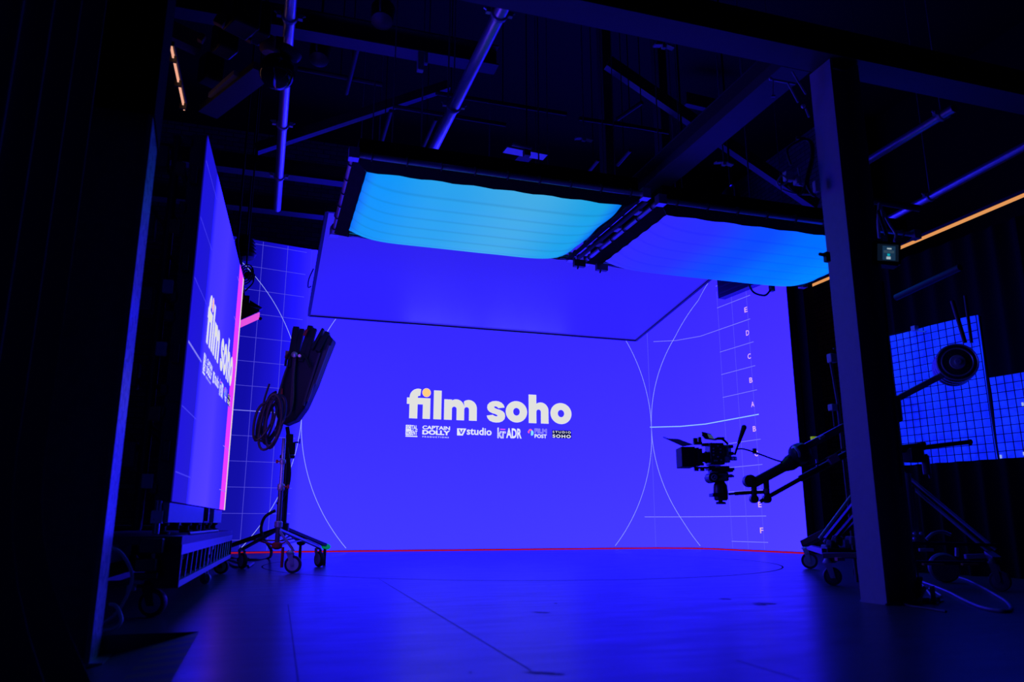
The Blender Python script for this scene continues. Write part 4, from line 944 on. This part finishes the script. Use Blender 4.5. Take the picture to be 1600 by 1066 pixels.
MB().beam(j(1256, 850, 6.2), j(1292, 832, 6.0), .07, .05).build('dolly_arm', black_metal, jib, bevel=.006)
MB().beam(j(1290, 862, 5.7), j(1390, 872, 5.7), .06, .06).beam(j(1290, 868, 5.7), j(1345, 868, 5.4), .06, .04).build('dolly_frame', black_metal, jib, bevel=.006)
MB().beam(j(1395, 848, 5.6), j(1560, 852, 5.5), .05, .02).beam(j(1400, 879, 5.6), j(1540, 880, 5.5), .05, .025).build('dolly_rail', black_metal, jib)
MB().beam(j(1442, 882, 5.45), j(1475, 882.5, 5.45), .03, .012).beam(j(1503, 882, 5.45), j(1528, 882, 5.45), .03, .012).build('plywood_shim', orange_ply_glint, jib)
MB().box(j(1312, 874, 5.5), (.06, .03, .022)).build('pink_label', pink_tape, jib)
for (x, y) in [(1300, 852), (1308, 845), (1320, 850), (1330, 845), (1292, 858), (1318, 865)]:
    MB().box(j(x, y, 5.75), (.06, .06, .06), Matrix.Rotation(random.random(), 3, 'Y')).build('leg_clamp', random.choice([black_metal, dark_grey, grey_plastic]), jib, bevel=.01)
castor(jib, at_z(1266, 889, 0), .075, .05, .9, black_rubber, aluminium, chrome, fz=.18)
castor(jib, at_z(1302, 915, 0), .062, .045, 1.0, black_rubber, dark_grey, aluminium, fz=.15)
castor(jib, at_z(1348, 908, 0), .062, .045, .2, black_rubber, dark_grey, aluminium, fz=.15)
castor(jib, at_z(1565, 924, 0), .062, .045, .5, black_rubber, dark_grey, dark_steel, fz=.17)
MB().beam(V((*at_z(1565, 924, 0).xy, .19)), j(1545, 866, 5.45), .05, .04).build('dolly_leg', black_metal, jib)
MB().beam(V((*at_z(1302, 915, 0).xy, .17)), j(1310, 868, 5.7), .05, .04).beam(V((*at_z(1266, 889, 0).xy, .2)), j(1290, 862, 5.7), .05, .04).beam(V((*at_z(1348, 908, 0).xy, .17)), j(1350, 870, 5.6), .05, .04).build('dolly_leg', black_metal, jib)
# big pneumatic wheel under the dolly
c_ = V((*at_z(1473, 893, 0).xy, .0)); c_ = at_d(1474, 876, 5.9); c_.z = .105
MB().lathe([(.05, -.04), (.09, -.04), (.105, -.02), (.105, .02), (.09, .04), (.05, .04)], c_, FH*.9+RT*.3, 30).build('pneumatic_wheel', mat('tyre_grey', (.05, .05, .06), .5), jib)
MB().lathe([(.012, -.042), (.05, -.036), (.05, .036), (.012, .042)], c_, FH*.9+RT*.3, 20).build('wheel_hub', dark_grey, jib)
MB().path(smoothpath([j(1448, 843, 5.6), j(1458, 834, 5.6), j(1472, 831, 5.6), j(1485, 836, 5.6)]), .012).build('guard_hoop', aluminium, jib)
MB().beam(j(1436, 859.5, 5.5), j(1458, 859.5, 5.5), .02, .022).beam(j(1495, 856, 5.5), j(1495, 870, 5.5), .02, .02).beam(j(1508, 870, 5.5), j(1538, 869, 5.5), .03, .03).build('dolly_fitting', grey_plastic, jib, bevel=.003)
MB().box(j(1417, 827, 5.55), (.035, .02, .045)).build('colour_label', mat('label_grey', (.35, .42, .4), .6), jib)
for (x, y) in [(1429, 834), (1439, 834), (1429, 842)]: MB().ball(j(x, y, 5.55), .012).build('bolt', chrome, jib)
MB().path(smoothpath([j(1320, 700, 5.75), j(1295, 715, 5.75), j(1268, 728, 5.75), j(1248, 728, 5.75), j(1215, 720, 5.80), j(1190, 711, 5.86), j(1163, 702, 5.88), j(1149, 702.5, 5.88)]), .006, 8).build('video_cable', black_rubber, jib)
MB().box(j(1179, 705, 5.87), (.022, .022, .04)).build('cable_clip', black_rubber, jib)
# upright lamp arm between column and wall
# ---- cinema camera on remote head
cmn = V((*j(1122, 788).xy, j(1122, 788).z))
cine = thing('cinema_camera', cmn, 'black cinema camera with matte box and monitor on the jib head', 'camera')
Rc = Matrix((RT, FH, UZ)).transposed()
def jb(mb_, x0, y0, x1, y1, D0, D1, yaw=0):
    """box spanning picture rectangle at depth D0, thickness D1-D0, level with the floor"""
    a_, b_ = j(x0, y1, D0), j(x1, y0, D0); a_, b_ = a_, b_
    w_ = (b_-a_).dot(RT); h_ = b_.z-a_.z; c_ = (a_+b_)/2 + FH*(D1-D0)/2
    return mb_.box(c_, (w_, D1-D0, h_), Matrix.Rotation(math.radians(yaw), 3, 'Z') @ Rc)
jb(MB(), 1066, 698, 1086, 729.5, 5.70, 5.90).build('matte_box', mat('matte_black', (.006, .006, .007), .6), cine, bevel=.004)
jb(jb(jb(MB(), 1086, 700, 1088, 727, 5.71, 5.89), 1090, 699.5, 1092, 728, 5.71, 5.89), 1094, 701, 1097, 727, 5.72, 5.88).build('filter_tray', dark_grey, cine)
fa = [j(1036, 684, 5.70), j(1062, 686, 5.70), j(1090, 697, 5.70), j(1069, 697, 5.70)]
MB().poly([j(1036, 684, 5.71), j(1067, 698, 5.71), j(1067, 698, 5.89), j(1040, 684, 5.89)], .006, UZ).poly([j(1060, 686, 5.705), j(1084, 695, 5.705), j(1067, 698, 5.705), j(1040, 685, 5.705)], .004, FH).build('french_flag', mat('flag_blue_black', (.4, .4, .45), .3), cine, smooth=False)
MB().lathe([(.03, 0), (.036, .01), (.036, .04), (.04, .045), (.04, .075), (.034, .08), (.034, .11)], j(1096, 715, 5.8), RT, 26).build('lens', mat('lens_black', (.01, .01, .011), .3), cine)
MB().lathe([(.041, 0), (.0435, .003), (.0435, .015), (.041, .018)], j(1101, 715, 5.8), RT, 26).build('focus_ring', mat('ring_dark', (.05, .02, .04), .5), cine)
jb(MB(), 1111, 692, 1131, 726, 5.72, 5.88).build('body', black_plastic, cine, bevel=.006)
bt = MB()
for (x, y) in [(1115, 701), (1115, 706), (1115, 711), (1122, 697), (1126, 702), (1126, 707), (1122, 714), (1127, 719), (1120, 720), (1117, 720)]: bt.box(j(x, y, 5.718), (.012, .006, .010), Rc)
bt.build('button', grey_plastic, cine, bevel=.002)
jb(MB(), 1133, 696, 1142, 713, 5.74, 5.80, -38).build('rear_module', mat('module_blue_grey', (.55, .55, .6), .28, .7), cine, bevel=.006)
jb(jb(MB(), 1132, 712.5, 1141, 723, 5.74, 5.84), 1142.5, 713, 1151.5, 719.5, 5.74, 5.79, -38).build('battery', mat('battery_grey', (.5, .5, .55), .28, .7), cine, bevel=.006)
jb(jb(MB(), 1131, 695, 1146, 700, 5.75, 5.85), 1140, 706, 1147, 711, 5.74, 5.80).build('connector_block', black_plastic, cine, bevel=.004)
MB().beam(j(1096, 695.5, 5.8), j(1112, 694.5, 5.8), .03, .022).build('top_rail', black_metal, cine)
MB().box(j(1086, 689, 5.8), (.03, .04, .04), Rc).box(j(1093, 688, 5.8), (.022, .04, .045), Rc).box(j(1090, 693, 5.8), (.06, .05, .02), Rc).build('clamp', black_metal, cine, bevel=.004)
MB().poly([j(1097, 674.5, 5.74), j(1111, 678, 5.74), j(1118.5, 688, 5.74), j(1103, 686, 5.74), j(1097.5, 680, 5.74)], .03, FH).build('monitor', black_plastic, cine, smooth=False, bevel=.003)
MB().poly([j(1105, 678, 5.738), j(1111.5, 679.5, 5.738), j(1116.5, 686.3, 5.738), j(1108, 684.6, 5.738)], .002, -FH).build('monitor_screen', emit('monitor_grey', (.035, .06, .13), 1., False), cine, smooth=False)
MB().path(smoothpath([j(1117, 687, 5.78), j(1124, 685, 5.78), j(1131, 688, 5.78), j(1137, 694, 5.8)]), .009).box(j(1126, 685.5, 5.78), (.05, .03, .02), Rc).build('monitor_arm', black_metal, cine)
MB().tube(j(1148, 711, 5.8), j(1154, 693, 5.8), .008, 10).tube(j(1154, 693, 5.8), j(1162.5, 668, 5.8), .012, 12, .02).ball(j(1162.5, 668, 5.8), .02).build('antenna', black_rubber, cine)
jb(MB(), 1085, 729.5, 1122, 732.5, 5.76, 5.78).box(j(1088, 733, 5.77), (.03, .03, .03), Rc).box(j(1097, 733, 5.77), (.03, .03, .03), Rc).build('rod_support', black_metal, cine)
jb(MB(), 1089, 723.5, 1100, 728, 5.77, 5.80, -38).build('rod_clamp', mat('clamp_grey', (.55, .55, .6), .28, .7), cine, bevel=.003)
jb(jb(MB(), 1108, 728, 1140, 734, 5.74, 5.86), 1112, 734, 1146, 737.5, 5.74, 5.86).build('base_plate', black_metal, cine, bevel=.004)
MB().tube(j(1118, 730, 5.735), j(1125, 729, 5.735), .005, 8).build('plate_lever', chrome, cine)
jb(jb(MB(), 1138, 731, 1148, 735, 5.75, 5.80), 1139, 741, 1145, 746, 5.75, 5.80).tube(j(1140, 742, 5.78), j(1147, 745, 5.78), .008, 8).build('lever', grey_plastic, cine, bevel=.003)
MB().lathe([(.025, 0), (.038, .008), (.038, .14), (.028, .15)], j(1116, 746, 5.70), FH, 26).build('tilt_drum', black_plastic, cine)
em = j(1116, 746, 5.697)
MB().torus(em, FH, .019, .0022, 24, 6).path([em+RT*.012+UZ*.010, em+RT*.001+UZ*.002, em-RT*.006-UZ*.010], .0022, 6).path([em+UZ*.0, em+RT*.014-UZ*.004], .0022, 6).build('emblem', mat('emblem_white', (.7, .7, .75), .5), cine)
jb(jb(MB(), 1121, 738, 1139, 752, 5.76, 5.88), 1124, 742, 1138, 750, 5.73, 5.77, -34).build('head_body', mat('head_blue_black', (.3, .3, .34), .28, .6), cine, bevel=.012)
MB().lathe([(.04, -.09), (.05, -.08), (.053, -.03), (.05, .02), (.038, .04), (.03, .05)], j(1125.5, 763, 5.8), UZ, 26).build('pan_drum', mat('drum_black', (.02, .02, .024), .32), cine)
jb(MB(), 1114, 770.5, 1133, 776, 5.74, 5.86).build('mount_plate', black_metal, cine, bevel=.004)
MB().lathe([(.016, 0), (.016, .05)], j(1126, 786, 5.8), UZ, 16).lathe([(.028, -.006), (.034, -.003), (.034, .006), (.02, .010)], j(1126, 786, 5.8), UZ, 20).tube(j(1119, 786.5, 5.8), j(1134, 786.5, 5.8), .008, 8).build('lock_knob', black_plastic, cine)

# ================================================================== SMALL MONITOR ON THE COLUMN
mn = thing('column_monitor', at_d(1388, 395, 4.33), 'small monitor with a teal status page mounted beside the column head', 'monitor')
def mrect(x0, y0, x1, y1, D): return [at_d(x0, y1, D), at_d(x1, y1+(x1-x0)*.06, D), at_d(x1, y0+(x1-x0)*.06, D), at_d(x0, y0, D)]
MB().poly(mrect(1366, 376, 1408, 411, 4.33), .035, FH).build('housing', black_plastic, mn, smooth=False, bevel=.004)
MB().poly(mrect(1371, 381, 1404, 407, 4.328), .001, -FH).build('display', emit('display_dark', (.0025, .006, .016), 1, False), mn, smooth=False)
MB().poly(mrect(1379, 384, 1399, 406, 4.326), .001, -FH).build('display_page', emit('display_teal', (.008, .032, .075), 1, False), mn, smooth=False)
for q_ in ((1386, 387.5, 1393, 389.5), (1385, 401, 1391.5, 405)): MB().poly(mrect(*q_, 4.324), .001, -FH).build('display_text', emit('display_white', (.35, .45, .5), 1, False), mn, smooth=False)
for q_ in ((1381, 391.5, 1397, 392.5), (1381, 393.6, 1397, 394.6)): MB().poly(mrect(*q_, 4.324), .001, -FH).build('display_text', emit('display_grey', (.05, .09, .12), 1, False), mn, smooth=False)
MB().poly(mrect(1386.5, 396.5, 1390.5, 400, 4.324), .001, -FH).build('display_icon', emit('display_cyan', (.0, .35, .45), 1, False), mn, smooth=False)
MB().box(at_d(1387, 374, 4.38), (.04, .04, .05)).tube(at_d(1387, 374, 4.38), at_d(1372, 330, 4.55), .01, 8).build('arm', black_metal, mn)
MB().beam(at_d(1372, 414, 4.36), at_d(1400, 417, 4.36), .06, .012).build('shelf', black_metal, mn)
MB().path(smoothpath([at_d(1374, 412, 4.33), at_d(1376, 428, 4.33), at_d(1377, 442, 4.33)]), .008).build('cable', mat('cable_blue', (.12, .12, .4), .4), mn)
MB().beam(at_d(1378.5, 440, 4.3), at_d(1408, 760, 4.3), .014, .012).build('edge_glint', mat('edge_glint_tan', (.25, .12, .08), .6), mn)  # tan strip painting in the orange light on the column's flange edge
# clamp on the lit face of the column
cl_ = thing('column_clamp', at_d(1287, 400, 4.27), 'small dark clamp gripping the lit face of the steel column', 'clamp')
MB().tube(at_d(1280, 397, 4.25), at_d(1290, 399, 4.27), .010, 10).box(at_d(1292, 402, 4.27), (.03, .03, .06)).build('jaw', black_metal, cl_, bevel=.004)
# upright microphone-like rods left of the column
rd = thing('rod_clip_stand', j(1300, 600, 5.95), 'thin upright rod with clips standing between the brick wall and the column', 'stand')
MB().tube(j(1296, 555, 5.95), j(1309, 630, 5.95), .010, 8).tube(j(1302, 545, 5.95), j(1340, 545, 5.95), .006, 8).tube(j(1301, 640, 5.95), j(1304, 668, 5.95), .005, 8).build('rod', dark_steel, rd)
MB().box(j(1300, 560, 5.95), (.06, .05, .07)).box(j(1301, 637, 5.95), (.05, .05, .05)).build('clip', grey_plastic, rd, bevel=.006)
MB().tube(j(1309, 630, 5.95), V((*j(1312, 630, 5.95).xy, 0)), .012, 8).build('pole', dark_steel, rd)

# ================================================================== QUILTED LIGHTS AT THE SIDE WALL
Q0 = V((6.2, 5.3, 0)); qd = V((-.17, .985, 0)).normalized(); qn = V((-qd.y, qd.x, 0)); 
if qn.x > 0: qn = -qn
def qp(u, z, off=0.): return Q0 + qd*u + UZ*z + qn*off
QL = bpy.data.materials.new('quilt_light'); t_, o_ = nt(QL)
uvn = t_.nodes.new('ShaderNodeUVMap'); uvn.uv_map = 'uv'
sx_ = t_.nodes.new('ShaderNodeSeparateXYZ'); t_.links.new(uvn.outputs[0], sx_.inputs[0])
b_ = t_.nodes.new('ShaderNodeBsdfPrincipled'); b_.inputs['Base Color'].default_value = (.25, .25, .27, 1); b_.inputs['Roughness'].default_value = .7
nz_ = t_.nodes.new('ShaderNodeTexNoise'); nz_.inputs['Scale'].default_value = 5; 
rp = ramp_node(t_, [(.3, (.0008, .007, .62)), (.7, (.003, .024, 1.1))], nz_.outputs['Fac'])
t_.links.new(rp.outputs[0], b_.inputs['Emission Color']); b_.inputs['Emission Strength'].default_value = 1.15
t_.links.new(b_.outputs[0], o_.inputs[0])
def quilt(u0, u1, z0, z1, label, cell=.075):
    c_ = qp((u0+u1)/2, z0); t = thing('quilted_light_panel', V((*c_.xy, 0)), label, 'light panel', None)
    nu, nz2 = int(round((u1-u0)/cell)), int(round((z1-z0)/cell)); k = 4
    def fn(u, v):
        bu = abs(math.sin(math.pi*u*nu)); bv = abs(math.sin(math.pi*v*nz2))
        return qp(u0+(u1-u0)*u, z0+(z1-z0)*v + .008*math.sin(u*9), .03*math.sqrt(bu*bv) + .012*math.sin(u*7+v*5))
    MB().grid(fn, nu*k, nz2*k).build('quilt', QL, t, fix=False)
    g1 = MB()
    for i in range(nu+1):
        u = u0+(u1-u0)*i/nu; g1.beam(qp(u, z0, .024), qp(u, z1, .024), .006, .004, qn)
    for i in range(nz2+1):
        z = z0+(z1-z0)*i/nz2; g1.beam(qp(u0, z, .028), qp(u1, z, .028), .006, .004, qn)
    g1.build('grid_strap', mat('strap_black', (.006, .006, .01), .9), t, smooth=False)
    fr_ = MB()
    for p_, q_ in ((qp(u0+.01, z0-.02), qp(u1-.01, z0-.02)), (qp(u0+.01, z1-.02), qp(u1-.01, z1-.02)), (qp(u0+.03, z0), qp(u0+.03, z1)), (qp(u1-.03, z0), qp(u1-.03, z1))): fr_.beam(p_-qn*.06, q_-qn*.06, .03, .03)
    fr_.build('frame', black_metal, t, smooth=False)
    for u in (u0+.1, u1-.1): MB().tube(qp(u, 0, -.10), qp(u, z1, -.10), .02, 10).build('leg', dark_steel, t)
    return t
qa = quilt(.012, 1.45, .965, 2.3, 'tall quilted soft light with black grid straps, glowing blue behind the counterweights')
qb = quilt(-1.4, -.012, .965, 1.70, 'low quilted soft light with black grid straps, glowing blue at the frame edge')
MB().box(qp(.62, 2.3, .04), (.05, .05, .05)).tube(qp(.62, 2.28, .04), qp(.5, 2.24, .05), .008, 8).build('corner_clip', chrome, qa)
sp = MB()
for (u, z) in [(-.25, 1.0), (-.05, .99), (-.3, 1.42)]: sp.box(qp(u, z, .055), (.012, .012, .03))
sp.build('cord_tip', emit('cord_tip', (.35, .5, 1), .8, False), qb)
curtain([(5.50, 5.75, 0), (5.56, 5.4, 0), (5.78, 4.4, 0), (6.1, 3.4, 0)], .0, .93, .03, 34, 'black_skirt_curtain', 'low black cloth hung to the floor beneath the quilted lights', n=160, nz=8, m=black_cloth)
curtain([(7.0, 8.0, 0), (7.2, 6.0, 0), (7.4, 4.0, 0), (7.5, 1.5, 0)], .0, 3.5, .05, 24, 'black_backing_curtain', 'tall black curtain behind the quilted lights', n=180, nz=8, m=black_cloth)
# dark timber post between screen edge and brick
struct(MB().bb((7.56, 9.36, 0), (7.74, 9.58, 4.6)).build('column_timber', black_wall, smooth=False), 'dark boxed pier beside the end of the curved screen')
# stray stand foot with teal ball at the frame edge
p = at_z(1599, 874, 0)
sfd = thing('stand_foot', V((*p.xy, 0)), 'stand leg ending in a teal felt ball at the edge of the view', 'stand')
pb = V((*p.xy, .045)); MB().ball(pb, .045, 16).build('felt_ball', teal_felt, sfd)
MB().tube(pb+RT*.03, pb+RT*.5+UZ*.16, .016, 10).build('leg', dark_steel, sfd)
MB().tube(pb+RT*.5+UZ*.16, pb+RT*.5+UZ*1.2, .02, 10).tube(pb+RT*.5+UZ*.16, V((*(pb+RT*.5+FH*.3).xy, .01)), .016, 10).tube(pb+RT*.5+UZ*.16, V((*(pb+RT*.8-FH*.2).xy, .01)), .016, 10).build('pole', dark_steel, sfd)

# ================================================================== CABLES AT THE FOOT OF THE COLUMN
def fcable(pts, r, m, label, group=None, lift=None):
    P_ = [at_z(x, y, (r if len(q_) == 0 else q_[0])) for x, y, *q_ in pts]
    return tag(MB().path(smoothpath(P_), r, 8).build('floor_cable', m, org=V((*P_[0].xy, 0))), label, 'cable', group)
fcable([(1440, 909), (1462, 917), (1484, 926), (1505, 937), (1530, 948), (1555, 954), (1574, 955), (1580, 950), (1572, 940), (1556, 930), (1535, 918), (1510, 906), (1488, 900)], .0085, mat('cable_violet', (.16, .14, .22), .4), 'long pale cable looping over the floor beyond the steel column')
fcable([(1385, 945), (1392, 938), (1404, 940), (1422, 947), (1450, 951), (1478, 956)], .006, mat('cable_brown', (.12, .08, .09), .5), 'thin brown cable curling past the foot of the steel column')
fcable([(1440, 912), (1450, 924), (1458, 934), (1466, 944)], .006, grey_plastic, 'short pale cable end beside the clamps on the floor')
fcable([(1452, 920), (1466, 928), (1470, 932), (1460, 935), (1466, 940), (1474, 939)], .006, grey_plastic, 'small wavy pale cable on the floor beside the clamps')
t = thing('clamp_pile', V((*at_z(1442, 940, 0).xy, 0)), 'small heap of metal clamps on the floor beside the steel column', 'clamps')
for (x, y, z, L_, an) in [(1435, 930, .05, .16, 1.2), (1441, 938, .03, .12, 2.0), (1459, 940, .03, .13, .9), (1432, 924, .09, .10, .2), (1436, 912, .12, .10, 1.4)]:
    c_ = at_d(x, y, 4.35); dd = V((math.cos(an)*.5, .3, -math.sin(an)*.7)).normalized()
    c_.z = max(c_.z, .05)
    MB().beam(c_-dd*L_*.4, c_+dd*L_*.4, .025, .02).torus(c_+dd*L_*.4, FH, .022, .007, 16, 6).build('clamp_jaw', aluminium if z < .04 else dark_grey, t, bevel=.003)
MB().box(V((*at_z(1442, 942, 0).xy, .015)), (.14, .10, .03)).build('clamp_base', dark_steel, t)
MB().path(smoothpath([at_d(1418, 835, 4.5), at_d(1424, 860, 4.5), at_d(1430, 880, 4.48), at_d(1434, 900, 4.45), at_d(1437, 918, 4.42)]), .007).build('cable', mat('cable_dark_blue', (.05, .05, .09), .4), t)

# ================================================================== WORLD AND RENDER SETTINGS
w = bpy.data.worlds.new('world'); SC.world = w; w.use_nodes = True
bg = w.node_tree.nodes.get('Background'); bg.inputs[0].default_value = (.0, .0, .01, 1); bg.inputs[1].default_value = .02
vs_ = SC.view_settings; vs_.view_transform = 'Standard'; vs_.look = 'None'; vs_.exposure = 0; vs_.gamma = 1; vs_.use_curve_mapping = False
SC.cycles.use_denoising = True
SC.cycles.max_bounces = 6; SC.cycles.diffuse_bounces = 3; SC.cycles.glossy_bounces = 4; SC.cycles.sample_clamp_indirect = 4
for o in bpy.data.objects:
    if '_o' in o: del o['_o']
